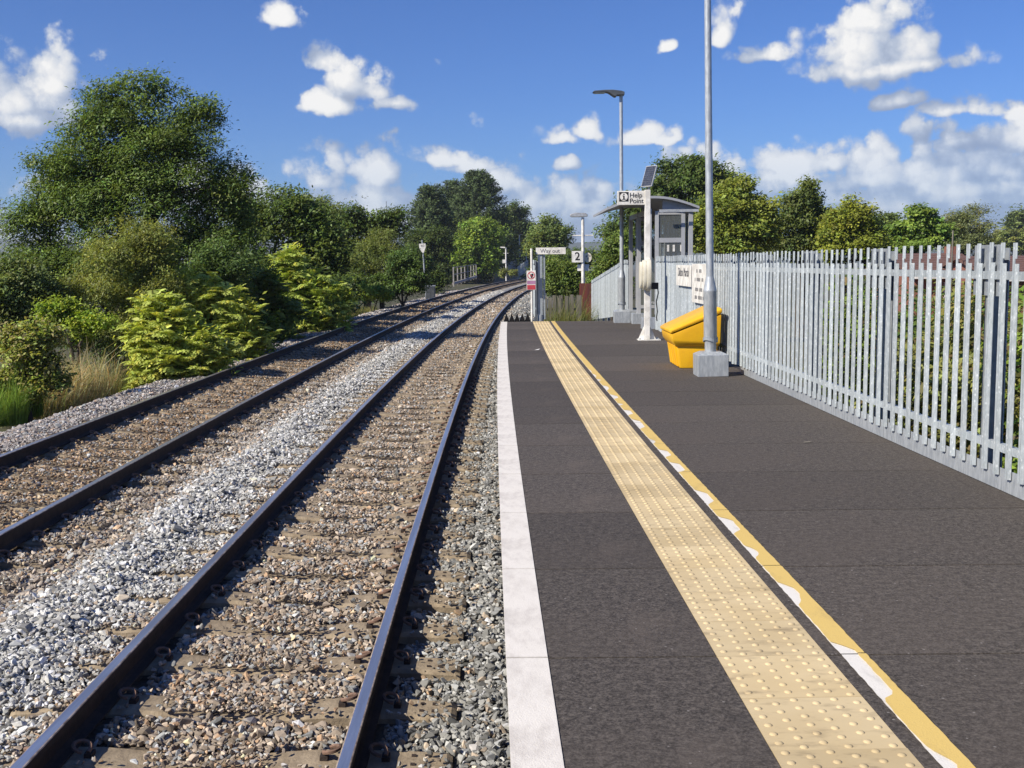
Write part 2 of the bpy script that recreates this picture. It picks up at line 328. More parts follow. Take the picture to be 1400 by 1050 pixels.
# ------------------------------------------------------------------ mesh helpers
class MB:
    def __init__(s): s.v = []; s.f = []; s.mi = []
    def add(s, vs, fs, mi=0):
        n = len(s.v); s.v += [tuple(map(float, q)) for q in vs]
        s.f += [tuple(n + i for i in f) for f in fs]; s.mi += [mi] * len(fs); return s
    def box(s, lo, hi, mi=0, M4=None):
        x0, y0, z0 = lo; x1, y1, z1 = hi
        vs = [(x0, y0, z0), (x1, y0, z0), (x1, y1, z0), (x0, y1, z0), (x0, y0, z1), (x1, y0, z1), (x1, y1, z1), (x0, y1, z1)]
        if M4 is not None: vs = [M4 @ Vector(q) for q in vs]
        return s.add(vs, [(0, 3, 2, 1), (4, 5, 6, 7), (0, 1, 5, 4), (1, 2, 6, 5), (2, 3, 7, 6), (3, 0, 4, 7)], mi)
    def tube(s, pts, rad, n=8, mi=0, cap=True):
        pts = [Vector(p) for p in pts]; rad = rad if hasattr(rad, '__len__') else [rad] * len(pts)
        rings = []; ref = None
        for i, p in enumerate(pts):
            t = (pts[min(i + 1, len(pts) - 1)] - pts[max(i - 1, 0)]).normalized()
            if ref is None: ref = Vector((0, 1, 0)) if abs(t.y) < 0.9 else Vector((1, 0, 0))
            u = (ref - t * ref.dot(t)).normalized(); ref = u; w = t.cross(u)
            rings.append([p + (u * math.cos(2 * math.pi * k / n) + w * math.sin(2 * math.pi * k / n)) * rad[i] for k in range(n)])
        vs = [q for r in rings for q in r]; fs = []
        for i in range(len(pts) - 1):
            for k in range(n):
                a, b_ = i * n + k, i * n + (k + 1) % n
                fs.append((a, b_, b_ + n, a + n))
        if cap: fs += [tuple(range(n))[::-1], tuple(range((len(pts) - 1) * n, len(pts) * n))]
        return s.add(vs, fs, mi)
    def prism(s, poly, a, b_, axis='y', mi=0, M4=None):     # extrude a 2-D outline along an axis
        def P3(q, t):
            return {'y': (q[0], t, q[1]), 'x': (t, q[0], q[1]), 'z': (q[0], q[1], t)}[axis]
        n = len(poly); vs = [P3(q, a) for q in poly] + [P3(q, b_) for q in poly]
        if M4 is not None: vs = [M4 @ Vector(q) for q in vs]
        fs = [tuple(range(n))[::-1], tuple(range(n, 2 * n))] + [(i, (i + 1) % n, n + (i + 1) % n, n + i) for i in range(n)]
        return s.add(vs, fs, mi)
    def mesh(s, name, mats, smooth=False, bevel=0.0):
        me = bpy.data.meshes.new(name); me.from_pydata(s.v, [], s.f)
        for q in (mats if isinstance(mats, (list, tuple)) else [mats]): me.materials.append(q)
        me.polygons.foreach_set('material_index', s.mi)
        bm = bmesh.new(); bm.from_mesh(me); bmesh.ops.recalc_face_normals(bm, faces=bm.faces)
        if bevel:
            bmesh.ops.bevel(bm, geom=[e for e in bm.edges if len(e.link_faces) == 2 and e.calc_face_angle(0) > 0.5], offset=bevel, segments=2, affect='EDGES', profile=0.6)
        bm.to_mesh(me); bm.free()
        if smooth:
            me.shade_smooth()
            for e in me.edges: pass
            try: me.set_sharp_from_angle(angle=R(38))
            except Exception: pass
        me.update(); return me
    def build(s, name, mats, parent=None, smooth=False, bevel=0.0):
        return link(name, s.mesh(name, mats, smooth, bevel), parent)
def link(name, me, parent=None, loc=None, rot=None):
    o = bpy.data.objects.new(name, me); COL.objects.link(o)
    if parent: o.parent = parent
    if loc is not None: o.location = loc
    if rot is not None: o.rotation_euler = rot
    return o
def tag(o, label=None, cat=None, group=None, kind=None):
    for k, v in (('label', label), ('category', cat), ('group', group), ('kind', kind)):
        if v: o[k] = v
    return o
def empty(name, loc=(0, 0, 0), rot=(0, 0, 0)):
    o = bpy.data.objects.new(name, None); COL.objects.link(o); o.location = loc; o.rotation_euler = rot
    o.empty_display_size = 0.2; return o
def thing(name, label, cat, loc=(0, 0, 0), rot=(0, 0, 0), group=None):
    return tag(empty(name, loc, rot), label, cat, group)
def np_mesh(name, V, F, mats, cols=None, smooth=False):
    V = np.asarray(V, np.float32); F = np.asarray(F, np.int32); k = F.shape[1]
    me = bpy.data.meshes.new(name)
    me.vertices.add(len(V)); me.vertices.foreach_set('co', V.ravel())
    me.loops.add(F.size); me.loops.foreach_set('vertex_index', F.ravel())
    me.polygons.add(len(F)); me.polygons.foreach_set('loop_start', np.arange(0, F.size, k, dtype=np.int32))
    for q in (mats if isinstance(mats, (list, tuple)) else [mats]): me.materials.append(q)
    me.update(calc_edges=True)
    if cols is not None:
        at_ = me.attributes.new('col', 'FLOAT_COLOR', 'POINT')
        c = np.ones((len(V), 4), np.float32); c[:, :3] = cols; at_.data.foreach_set('color', c.ravel())
    if smooth: me.shade_smooth()
    return me
def text_mesh(body, size, mats, name='lettering', align='CENTER', spacing=1.0, bold=0.0):
    cu = bpy.data.curves.new('t', 'FONT'); cu.body = body; cu.size = size; cu.align_x = align; cu.align_y = 'CENTER'
    cu.extrude = 0.002; cu.offset = bold; cu.space_line = 0.85; cu.space_character = spacing
    ob = bpy.data.objects.new('t', cu); COL.objects.link(ob)
    bpy.context.view_layer.update()
    me = bpy.data.meshes.new_from_object(ob.evaluated_get(bpy.context.evaluated_depsgraph_get()))
    bpy.data.objects.remove(ob); bpy.data.curves.remove(cu)
    me.name = name; me.materials.clear(); me.materials.append(mats); return me
FACE_CAM = (R(90), 0, 0)                  # text facing -Y

# ------------------------------------------------------------------ alignment of track and platform
def cA(y): return -1.70 + 4.5e-4 * (y - 22) ** 2          # near track centre line
def hA(y): return math.atan(9e-4 * (y - 22))              # heading (towards +X)
def E(y): return -0.25 + 4.5e-4 * (y - 26) ** 2           # platform edge
SB = -3.56
def railtop(s):
    return (-0.89 - 0.0333 * s) if s > -1.9 else (-0.785 - 0.0667 * (s - SB))
_ps = np.array([-8.2, -7.0, -6.2, -5.6, -5.0, -4.75, -2.3, -2.05, -1.75, -1.45, -1.28, 1.25, 1.45, 1.8, 2.6, 4.5])
_pz = np.array([-1.75, -1.5, -1.12, -0.93, -0.90, railtop(-4.75) - .2, railtop(-2.3) - .205, -1.05, -0.97, -0.99, railtop(-1.28) - .2, railtop(1.25) - .208, -1.13, -1.22, -1.6, -2.0])
def bedz(s, y):
    z = np.interp(s, _ps, _pz)
    return z
def bumps(x, y):
    return 0.022 * np.sin(x * 5.1 + np.sin(y * 3.3) * 1.3) * np.sin(y * 4.3 + x * 1.7) + 0.014 * np.sin(x * 11.3 + y * 2.1) * np.sin(y * 9.7 - x * 3)
def stone_zone(s, y, u):
    """base colour of the ballast: u is noise in -1..1"""
    s = s + u * 0.16
    c = np.empty((len(s), 3))
    c[:] = (0.224, 0.184, 0.142)
    k = (s < -0.95) & (s > -1.95); c[k] = (0.30, 0.295, 0.275)
    k = (s <= -1.95) & (s > -2.75); c[k] = (0.225, 0.192, 0.155)
    k = (s <= -2.75) & (s > -4.3); c[k] = (0.20, 0.15, 0.10)
    k = s <= -4.3; c[k] = (0.22, 0.20, 0.186)
    k = s > 1.0; c[k] = (0.185, 0.184, 0.17)
    k = (s > 0.75) & (s <= 1.0); c[k] = (0.21, 0.18, 0.142)
    far = np.clip((y - 30) / 30, 0, 1)[:, None]
    return c * 1.42

# ------------------------------------------------------------------ ground, hills
def ground():
    xs = np.concatenate([-np.geomspace(9000, 40, 26), np.linspace(-30, 40, 36), np.geomspace(50, 9000, 26)])
    ys = np.concatenate([np.linspace(-60, 0, 7), np.linspace(8, 260, 50), np.geomspace(290, 12000, 36)])
    X, Y = np.meshgrid(xs, ys)
    s = X - (-1.76 + 4.5e-4 * (np.clip(Y, -20, 260) - 22) ** 2)
    z = np.interp(s, [-60, -20, -9, -7, 3, 4.2, 9, 40, 200], [-1.6, -1.5, -1.55, -1.75, -1.75, -1.95, -2.6, -3.2, -4])
    far = np.clip((np.abs(Y) - 260) / 400, 0, 1)
    z = z * (1 - far) + far * (-6 - 10 * np.clip(Y / 3000, 0, 1))
    V = np.stack([X, Y, z], -1).reshape(-1, 3)
    ny, nx = X.shape; i = np.arange(ny * nx).reshape(ny, nx)
    F = np.stack([i[:-1, :-1], i[:-1, 1:], i[1:, 1:], i[1:, :-1]], -1).reshape(-1, 4)
    tag(link('ground', np_mesh('ground', V, F, M['earth'], smooth=True)), kind='structure')
ground()
def hills(name, x0, x1, y0, depth, top, seed, n=60):
    xs = np.linspace(x0, x1, n); ts = np.linspace(0, 1, 14); V = []
    for t in ts:
        for x in xs:
            u = (x - x0) / (x1 - x0)
            hgt = top * (0.86 + 0.09 * math.sin(u * 7 + seed) + 0.05 * math.sin(u * 31 + seed * 2.3)) * min(1, 6 * u, 6 * (1 - u))
            V.append((x, y0 + depth * t, -16 + (hgt + 16) * math.sin(math.pi * min(t, 0.98) ** 0.8) * (1 + 0.06 * math.sin(x * 0.01 + t * 9))))
    i = np.arange(14 * n).reshape(14, n)
    F = np.stack([i[:-1, :-1], i[:-1, 1:], i[1:, 1:], i[1:, :-1]], -1).reshape(-1, 4)
    tag(link(name, np_mesh(name, V, F, M['hill'], smooth=True)), kind='structure')
hills('hills', -2600, 2600, 2700, 900, 78, 0.4)

# ------------------------------------------------------------------ ballast
def ballast_bed():
    ss = np.concatenate([np.linspace(-8.2, 1.5, 80), [1.8, 2.2, 2.6, 3.2, 3.8, 4.5]])
    ys = np.concatenate([np.linspace(-4, 40, 150), np.linspace(40.6, 270, 150)])
    S, Y = np.meshgrid(ss, ys)
    X = cA(Y) + S; Z = bedz(S, Y) - 0.012 + bumps(X, Y) * (np.abs(S + 1.7) < 6)
    inside = (Y < 27.6) & (S > 1.5)
    Z = np.where(inside, -1.14, Z)
    V = np.stack([X, Y, Z], -1).reshape(-1, 3)
    ny, nx = X.shape; i = np.arange(ny * nx).reshape(ny, nx)
    F = np.stack([i[:-1, :-1], i[:-1, 1:], i[1:, 1:], i[1:, :-1]], -1).reshape(-1, 4)
    c = stone_zone(S.ravel(), Y.ravel(), np.zeros(S.size))
    c = c * np.where(Y.ravel() < 45, 0.33, 0.85)[:, None]  # near bed colour darkened to stand for shade in the gaps between stones
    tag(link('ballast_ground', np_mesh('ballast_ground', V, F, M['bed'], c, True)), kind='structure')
ballast_bed()

SL_Y0, SL_D = 5.37, 0.678
def stones():
    src = bpy.data.collections.new('stone_shapes')
    for k in range(10):
        r_ = np.random.default_rng(100 + k)
        p = r_.normal(size=(15, 3)); p /= np.linalg.norm(p, axis=1)[:, None]
        p *= r_.uniform(0.75, 1.1, (15, 1)) * np.array([1.0, r_.uniform(0.6, 0.85), r_.uniform(0.42, 0.7)])
        bm = bmesh.new()
        for q in p: bm.verts.new(q)
        h = bmesh.ops.convex_hull(bm, input=bm.verts)
        bmesh.ops.delete(bm, geom=[v for v in h['geom_interior'] if isinstance(v, bmesh.types.BMVert)], context='VERTS')
        me = bpy.data.meshes.new('stone_shape'); bm.to_mesh(me); bm.free(); me.materials.append(M['stone'])
        ob = bpy.data.objects.new('stone_shape', me); src.objects.link(ob)
    P, SCL, CL = [], [], []
    for (y0, y1, pitch, size, layers) in ((3.2, 9, 0.034, 0.0235, 2), (9, 17, 0.038, 0.0245, 2), (17, 30, 0.047, 0.028, 1), (30, 48, 0.064, 0.036, 1), (48, 95, 0.115, 0.06, 1)):
        for layer in range(layers):
            smin, smax = -7.0, 3.4
            nx = int((smax - smin) / pitch); ny = int((y1 - y0) / pitch)
            gx, gy = np.meshgrid(np.arange(nx), np.arange(ny))
            s = smin + (gx.ravel() + rng.uniform(0, 1, nx * ny)) * pitch
            y = y0 + (gy.ravel() + rng.uniform(0, 1, nx * ny)) * pitch
            x = cA(y) + s
            keep = (x > -0.47 * y - 1.9 - 0.06 * y) & ~((y < 27.3) & (s > E(y) - cA(y) + 0.04))
            keep &= ~((y > 27) & (s > 2.6))
            s, y, x = s[keep], y[keep], x[keep]
            z = bedz(s, y) + bumps(x, y)
            sz_ = size * np.exp(rng.normal(0, 0.27, len(s)))
            big = rng.uniform(size=len(s)) < 0.04; sz_[big] *= 1.45
            # sleepers and rails
            for c0, first in ((0.0, SL_Y0), (SB, SL_Y0 + 0.31)):
                ph = (y - first + SL_D / 2) % SL_D - SL_D / 2
                t = s - c0; on = (np.abs(ph) < 0.15) & (np.abs(t) < 1.28)
                drop = np.where(np.abs(t) < 0.33 + 0.08 * np.sin(y * 2.3), 0.08, np.where(np.abs(t) > 1.1, 0.8, 0.97)); drop = np.where((np.abs(ph) > 0.095) & (np.abs(t) < 1.2), drop * 0.72, drop); drop = np.where(t < -0.84, 0.12, drop)
                if c0 != 0: drop = np.where(np.abs(t) < 0.40, 0.15, 0.6); drop = np.where(np.abs(t) > 0.84, 0.2, drop)
                die = on & (rng.uniform(size=len(s)) < drop)
                nearrail = (np.abs(np.abs(t) - 0.7525) < 0.105)
                die |= nearrail
                z = np.where(on, np.maximum(z, (-0.89 - 0.0333 * s if c0 == 0 else -0.785 - 0.0667 * (s - SB)) - 0.15), z)
                sz_ = np.where(on, sz_ * 0.75, sz_)
                k = ~die
                s, y, x, z, sz_ = s[k], y[k], x[k], z[k], sz_[k]
            z = z + (layer * 0.42 + rng.uniform(-0.35, 0.35, len(s))) * sz_ * 0.8
            u = np.sin(y * 1.3 + s) * 0.6 + np.sin(y * 3.7) * 0.4 + rng.normal(0, 0.8, len(s))
            c = stone_zone(s, y, u)
            lum = np.exp(rng.normal(0.0, 0.38, len(s)))[:, None]
            c = c * lum
            tint = rng.uniform(size=len(s))
            grey = (s < -0.95) & (s > -1.95)
            warm = (tint < np.where(grey, 0.04, 0.11)); c[warm] *= (1.28, 1.06, 0.86)
            cool = (tint > 0.8); gl = c[cool].mean(1)[:, None]; c[cool] = gl * np.array([1.0, 1.02, 0.99]) * 1.1
            pale = rng.uniform(size=len(s)) < 0.035; c[pale] = c[pale] * 0.4 + 0.33
            P.append(np.stack([x, y, z], -1)); SCL.append(sz_); CL.append(np.clip(c, 0.02, 0.7))
    P = np.concatenate(P); SCL = np.concatenate(SCL); CL = np.concatenate(CL); n = len(P)
    print('stones', n)
    me = bpy.data.meshes.new('ballast_stones'); me.vertices.add(n); me.vertices.foreach_set('co', P.astype(np.float32).ravel())
    a = me.attributes.new('scl', 'FLOAT', 'POINT'); a.data.foreach_set('value', SCL.astype(np.float32))
    a = me.attributes.new('idx', 'INT', 'POINT'); a.data.foreach_set('value', rng.integers(0, 10, n).astype(np.int32))
    rot = np.stack([rng.normal(0, 0.5, n), rng.normal(0, 0.5, n), rng.uniform(0, 6.283, n)], -1)
    a = me.attributes.new('rot', 'FLOAT_VECTOR', 'POINT'); a.data.foreach_set('vector', rot.astype(np.float32).ravel())
    a = me.attributes.new('col', 'FLOAT_COLOR', 'POINT'); c4 = np.ones((n, 4), np.float32); c4[:, :3] = CL; a.data.foreach_set('color', c4.ravel())
    me.materials.append(M['stone'])
    ob = tag(link('ballast_stones', me), kind='stuff', label='loose grey and brown crushed stone ballast under the rails', cat='ballast')
    ng = bpy.data.node_groups.new('scatter_stones', 'GeometryNodeTree')
    ng.interface.new_socket('Geometry', in_out='INPUT', socket_type='NodeSocketGeometry')
    ng.interface.new_socket('Geometry', in_out='OUTPUT', socket_type='NodeSocketGeometry')
    N = ng.nodes; gi = N.new('NodeGroupInput'); go = N.new('NodeGroupOutput')
    ci = N.new('GeometryNodeCollectionInfo'); ci.inputs['Collection'].default_value = src
    ci.inputs['Separate Children'].default_value = True; ci.inputs['Reset Children'].default_value = True
    ip = N.new('GeometryNodeInstanceOnPoints'); ip.inputs['Pick Instance'].default_value = True
    def na(nm, t):
        q = N.new('GeometryNodeInputNamedAttribute'); q.data_type = t; q.inputs['Name'].default_value = nm; return q.outputs[0]
    ng.links.new(gi.outputs[0], ip.inputs['Points']); ng.links.new(ci.outputs[0], ip.inputs['Instance'])
    ng.links.new(na('idx', 'INT'), ip.inputs['Instance Index']); ng.links.new(na('scl', 'FLOAT'), ip.inputs['Scale'])
    ng.links.new(na('rot', 'FLOAT_VECTOR'), ip.inputs['Rotation'])
    ng.links.new(ip.outputs[0], go.inputs[0])
    md = ob.modifiers.new('scatter', 'NODES'); md.node_group = ng
stones()

# ------------------------------------------------------------------ railway tracks
RAILP = [(-.036, -.012, 1), (-.036, -.007, 2), (-.034, -.003, 2), (-.028, 0, 0), (.027, 0, 2), (.033, -.0015, 2), (.036, -.006, 1), (.036, -.038, 1), (.010, -.052, 1), (.010, -.128, 1),
         (.030, -.142, 1), (.070, -.149, 1), (.070, -.159, 1), (-.070, -.159, 1), (-.070, -.149, 1), (-.030, -.142, 1), (-.010, -.128, 1), (-.010, -.052, 1), (-.036, -.038, 1)]
def rail(parent, s0, ztop):
    ys = np.concatenate([np.arange(-4, 60, 1.0), np.arange(60, 262, 4.0)]); mb = MB(); n = len(RAILP)
    for y in ys:
        x = cA(y) + s0
        mb.v += [(x + a * math.cos(hA(y)), y - a * math.sin(hA(y)), ztop + b_) for a, b_, _ in RAILP]
    for i in range(len(ys) - 1):
        for k in range(n):
            a, c = i * n + k, i * n + (k + 1) % n
            mb.f.append((a, c, c + n, a + n)); mb.mi.append(RAILP[k][2])
    mb.f += [tuple(range(n)), tuple(range((len(ys) - 1) * n, len(ys) * n))]; mb.mi += [1, 1]
    return mb.build('rail', [M['rail_top'], M['rail_side'], M['rail_edge']], parent)
def sleeper_mesh():
    prof = [(-1.25, -.2), (-1.25, -.03), (-1.22, -.012), (-0.98, 0.0), (-0.55, 0.0), (-0.40, -.012), (-0.15, -.036), (0.15, -.036), (0.40, -.012), (0.55, 0.0), (0.98, 0.0), (1.22, -.012), (1.25, -.03), (1.25, -.2)]
    mb = MB(); n = len(prof)
    for (hy, dz) in ((-0.13, -.02), (-0.105, 0), (0.105, 0), (0.13, -.02)):
        mb.v += [(a, hy, b_ + (dz if b_ > -.15 else 0)) for a, b_ in prof]
    for r_ in range(3):
        for k in range(n - 1): mb.f.append((r_ * n + k, r_ * n + k + 1, (r_ + 1) * n + k + 1, (r_ + 1) * n + k))
    mb.f += [tuple(range(n)), tuple(range(3 * n, 4 * n))]
    mb.f += [(0, n, 2 * n, 3 * n), (n - 1, 2 * n - 1, 3 * n - 1, 4 * n - 1)]
    # cast holes and shoulders beside the rail seats
    mb.mi = [0] * len(mb.f)
    for sgn in (-1, 1):
        for hx in (0.91, 0.595):
            mb.box((sgn * hx - .02, -.03, -0.01), (sgn * hx + .02, .03, .024), 1)
    for hx in (-1.12, 1.12, 1.05):
        for hy in (-.05, .05): mb.box((hx - .012, hy - .012, -.01), (hx + .012, hy + .012, .0025), 1)
    return mb.mesh('sleeper', [M['sleeper'], M['rail_side']])
def clip_mesh():
    pts = []
    for t in np.linspace(0, 1, 13):
        a = t * math.pi * 1.75 - 0.4
        pts.append((0.024 + 0.046 * math.cos(a), 0.054 * math.sin(a), 0.026 + 0.034 * math.sin(t * math.pi) + 0.012 * t))
    return MB().tube([(p[0] * .9, p[1] * .9, p[2] * .85) for p in pts], 0.0115, 6).mesh('rail_clip', M['clip'], True)
slm, clm = sleeper_mesh(), clip_mesh()
def track(c0, label, first, ymax, clipmax):
    root = thing('railway_track', label, 'railway track', group='running lines through the station')
    for sgn in (-1, 1): rail(root, c0 + sgn * 0.7525, railtop(c0 + sgn * 0.7525))
    cant = math.atan(0.0333 if c0 == 0 else 0.0667)
    y = first - SL_D * 9
    while y < ymax:
        jit = rng.normal(0, 0.006)
        so = link('sleeper', slm, root, (cA(y) + c0, y + jit, railtop(c0) - 0.165), (0, cant, -hA(y) + rng.normal(0, .004)))
        if clipmax > y > 3.4:
            for sgn in (-1, 1):
                for side in (-1, 1):
                    link('rail_clip', clm, so, (sgn * 0.7525 + side * 0.098, 0, 0.006), (0, 0, 0 if side > 0 else math.pi))
        y += SL_D
    return root
track(0.0, 'two shiny rails on concrete sleepers running beside the platform edge', SL_Y0, 62, 24)
track(SB, 'two darker rails of the far line next to the bushy embankment', SL_Y0 + 0.31, 50, 24)

# ------------------------------------------------------------------ platform
P_END = 26.85
plat = tag(empty('platform'), kind='structure')
def platform():
    j0 = 3.88 - 1.17 * 5
    rows = [j0 + 1.17 * i for i in range(40)]
    rows = [y for y in rows if y < P_END - 0.3] + [P_END]
    GAP = 0.0065
    def quad(name, y0, y1, a, b_, z0, z1, mt, bevel=0):
        mb = MB(); n = 3; yy = np.linspace(y0 + GAP, y1 - GAP, n); yc = (y0 + y1) / 2; xc = E(yc)
        for z in (z0, z1):
            for y in yy: mb.v += [(E(y) + a - xc, y - yc, z), (E(y) + b_ - xc, y - yc, z)]
        t = 2 * n
        for i in range(n - 1):
            k = 2 * i
            mb.f += [(k, k + 2, k + 3, k + 1), (t + k, t + k + 1, t + k + 3, t + k + 2), (k, t + k, t + k + 2, k + 2), (k + 1, k + 3, t + k + 3, t + k + 1)]
        mb.f += [(0, 1, t + 1, t), (t - 2, 2 * t - 2, 2 * t - 1, t - 1)]
        mb.mi = [0] * len(mb.f)
        o = mb.build(name, mt, plat); o.location = (xc, yc, 0); return o
    for i in range(len(rows) - 1):
        y0, y1 = rows[i], rows[i + 1]
        dz = rng.normal(0, 0.0008)
        quad('edge_panel', y0, y1, 0.0, 0.768, -0.09, dz, M['platform'])
        quad('deck_panel', y0, y1, 1.172, 3.42, -0.09, -dz, M['platform'])
        w = quad('white_edge_line', y0, y1, -0.002, 0.15, -0.03, dz + 0.004, M['white_line'])
    # tactile tiles with offset blisters
    tb = MB(); L = 0.386; tb.box((-0.2, -L / 2, -0.06), (0.2, L / 2, 0.0015))
    for cx in range(6):
        for ry in range(6):
            x = -0.2 + (cx + 0.5) * 0.0667; y = -L / 2 + (ry + (0.28 if cx % 2 else 0.72)) * L / 6
            n = 10; vs = []
            for (rr, zz) in ((0.0135, 0.001), (0.011, 0.0048), (0.006, 0.0068)):
                vs += [(x + rr * math.cos(2 * math.pi * k / n), y + rr * math.sin(2 * math.pi * k / n), zz) for k in range(n)]
            vs.append((x, y, 0.0072)); fs = []
            for q in range(2):
                for k in range(n): fs.append((q * n + k, q * n + (k + 1) % n, (q + 1) * n + (k + 1) % n, (q + 1) * n + k))
            for k in range(n): fs.append((2 * n + k, 2 * n + (k + 1) % n, 3 * n))
            tb.add(vs, fs)
    tm = tb.mesh('tactile_tile', M['tactile'], True)
    y = 3.88 - 0.39 * 15 + 0.195
    while y < P_END - 0.1:
        link('tactile_tile', tm, plat, (E(y) + 0.97, y, rng.normal(0, 0.0006)), (rng.normal(0, .001), rng.normal(0, .001), -math.atan(9e-4 * (y - 26))))
        y += 0.39
    # yellow line painted over an older white one: the yellow has a ragged left edge
    for i in range(len(rows) - 1):
        y0, y1 = rows[i], rows[i + 1]
        yy = np.arange(y0 + 0.004, y1 - 0.003, 0.03); yy = np.append(yy, y1 - 0.004); n = len(yy)
        def strip(name, left, right, z, mt):
            V = [(E(q) + l, q, z) for q, l in zip(yy, left)] + [(E(q) + r_, q, z) for q, r_ in zip(yy, right)]
            F = [(k, n + k, n + k + 1, k + 1) for k in range(n - 1)]
            o = link(name, np_mesh(name, V, F, mt), plat)
        rag = np.array([max(0.0, (math.sin(q * 8.7 + 1.3 * math.sin(q * 2.3)) + 0.55 * math.sin(q * 3.1 + 2))) for q in yy])
        amp = 0.85 + 0.35 * np.sin(yy * 1.9 + 0.7)
        rag = np.minimum(rag * 0.1 * amp + 0.004 * np.sin(yy * 41) * np.sin(yy * 17), 0.058) * np.clip((15 - yy) / 3, 0, 1); rag = np.maximum(rag, 0)
        rag += rng.uniform(0, 0.004, n)
        strip('old_white_line', np.full(n, 1.222) + rng.uniform(-.002, .002, n), np.full(n, 1.30), 0.004, M['white_old'])
        strip('yellow_line', 1.2215 + rag, np.full(n, 1.312) + rng.uniform(-.002, .002, n), 0.0075, M['yellow_line'])
    # base slab and trackside wall under the deck
    ys = np.linspace(-2.2, P_END - 0.02, 30); mb = MB(); n = len(ys)
    for z in (-1.9, -0.092):
        for q in ys: mb.v += [(E(q) + 0.06, q, z), (E(q) + 3.4, q, z)]
    t = 2 * n
    for i in range(n - 1):
        k = 2 * i
        mb.f += [(t + k, t + k + 1, t + k + 3, t + k + 2), (k, t + k, t + k + 2, k + 2), (k + 1, k + 3, t + k + 3, t + k + 1)]
    mb.f += [(0, 1, t + 1, t), (t - 2, 2 * t - 2, 2 * t - 1, t - 1)]; mb.mi = [0] * len(mb.f)
    mb.build('platform_wall', M['dark'], plat)
    # sunken bedding that shows as dark joints between the panels
    ys = np.linspace(-2.2, P_END - 0.01, 30)
    V = [(E(q) + 0.02, q, -0.05) for q in ys] + [(E(q) + 3.4, q, -0.05) for q in ys]
    link('bedding', np_mesh('bedding', V, [(k, 30 + k, 31 + k, k + 1) for k in range(29)], M['dark']), plat)
    MB().box((E(P_END) - 0.0, P_END + 0.003, -0.3), (E(P_END) + 3.4, P_END + 0.06, -0.004)).build('end_kerb', M['concrete'], plat)
platform()

# ------------------------------------------------------------------ palisade fences
def pale_mesh(top=1.53, bot=0.10):
    mb = MB(); t = 0.0035
    # u runs along the fence (+Y local), v is depth (+X local, away from the platform)
    a = [(-.014, 0.0), (-.005, .005), (.005, .005), (.015, 0.0), (.030, .017)]      # ridge, face and far flange
    out = [(v, u) for u, v in a] + [(v + t, u) for u, v in reversed(a)]
    mb.prism(out, bot, top, 'z')
    b_ = [(-.030, .017), (-.0142, 0.0)]
    out = [(v, u) for u, v in b_] + [(v + t, u) for u, v in reversed(b_)]
    mb.prism(out, bot, top - 0.125, 'z')
    # clipped point left standing on the near flange
    out = [(v, u) for u, v in [(-.021, .008), (-.0142, 0.0)]] + [(t, -.0142), (.008 + t, -.021)]
    mb.prism(out, top - 0.095, top, 'z')
    return mb.mesh('pale', M['pale'])
pale = pale_mesh()
def post_mesh(h=1.5, depth=1.0):
    mb = MB(); w = 0.055
    mb.box((0.055, -w, -depth), (0.063, w, h)); mb.box((0.063, -.004, -depth), (0.147, .004, h)); mb.box((0.147, -w, -depth), (0.155, w, h))
    mb.box((0.037, -0.19, h - 0.30), (0.043, 0.19, h + .02))
    return mb.mesh('post', M['galv_dark'])
def fence(label, xf, y0, y1, zf, kick=None, post_every=1.98, post0=None, rails=(0.27, 1.33), depth=1.0):
    root = thing('palisade_fence', label, 'fence', (xf(y0), y0, 0), group=None)
    o = Vector((xf(y0), y0, 0))
    def ang(y): return -math.atan((xf(y + .05) - xf(y - .05)) / 0.1)
    y = y0
    while y <= y1:
        sl = (zf(y + .1) - zf(y - .1)) / .2
        link('pale', pale, root, Vector((xf(y), y, zf(y) + rng.normal(0, 0.004))) - o, (rng.normal(0, .0014), rng.normal(0, .002), ang(y) + rng.normal(0, .006)))
        y += 0.162
    pm = post_mesh(depth=depth)
    y = post0 if post0 is not None else y0 + 0.3
    while y <= y1:
        link('post', pm, root, Vector((xf(y), y, zf(y))) - o, (0, 0, ang(y))); y += post_every
    for rz in rails:
        n = max(2, int((y1 - y0) / 1.0)); ys = np.linspace(y0 - .05, y1 + .05, n); mb = MB()
        for i in range(n - 1):
            ya, yb = ys[i], ys[i + 1]
            for (v0, v1, q0, q1) in ((0.018, 0.023, -.025, .025), (0.023, 0.054, .020, .025)):
                vs = []
                for yy in (ya, yb):
                    for (v, z) in ((v0, q0), (v1, q0), (v1, q1), (v0, q1)): vs.append((xf(yy) + v - o.x, yy - o.y, zf(yy) + rz + z))
                mb.add(vs, [(0, 1, 5, 4), (1, 2, 6, 5), (2, 3, 7, 6), (3, 0, 4, 7)] + ([(0, 3, 2, 1)] if i == 0 else []) + ([(4, 5, 6, 7)] if i == n - 2 else []))
        mb.build('rail', M['pale'], root)
    if kick:
        ya, yb = kick; yy = ya
        while yy < yb - .3:
            e = min(yy + 1.98, yb); mb = MB(); vs = []
            for q in (yy + .003, e - .003):
                for (v, z) in ((0.026, 0.006), (0.032, 0.006), (0.032, .145), (0.026, .145)): vs.append((xf(q) + v - o.x, q - o.y, zf(q) + z))
            mb.add(vs, [(0, 1, 5, 4), (1, 2, 6, 5), (2, 3, 7, 6), (3, 0, 4, 7), (0, 3, 2, 1), (4, 5, 6, 7)])
            mb.build('kick_plate', M['galv'], root); yy = e
    return root
FX = lambda y: E(y) + 3.08
fence('long galvanised palisade fence along the back of the platform with two white boards', FX, 2.2, 21.75, lambda y: 0.0, kick=(2.2, 13.95), post0=3.05)
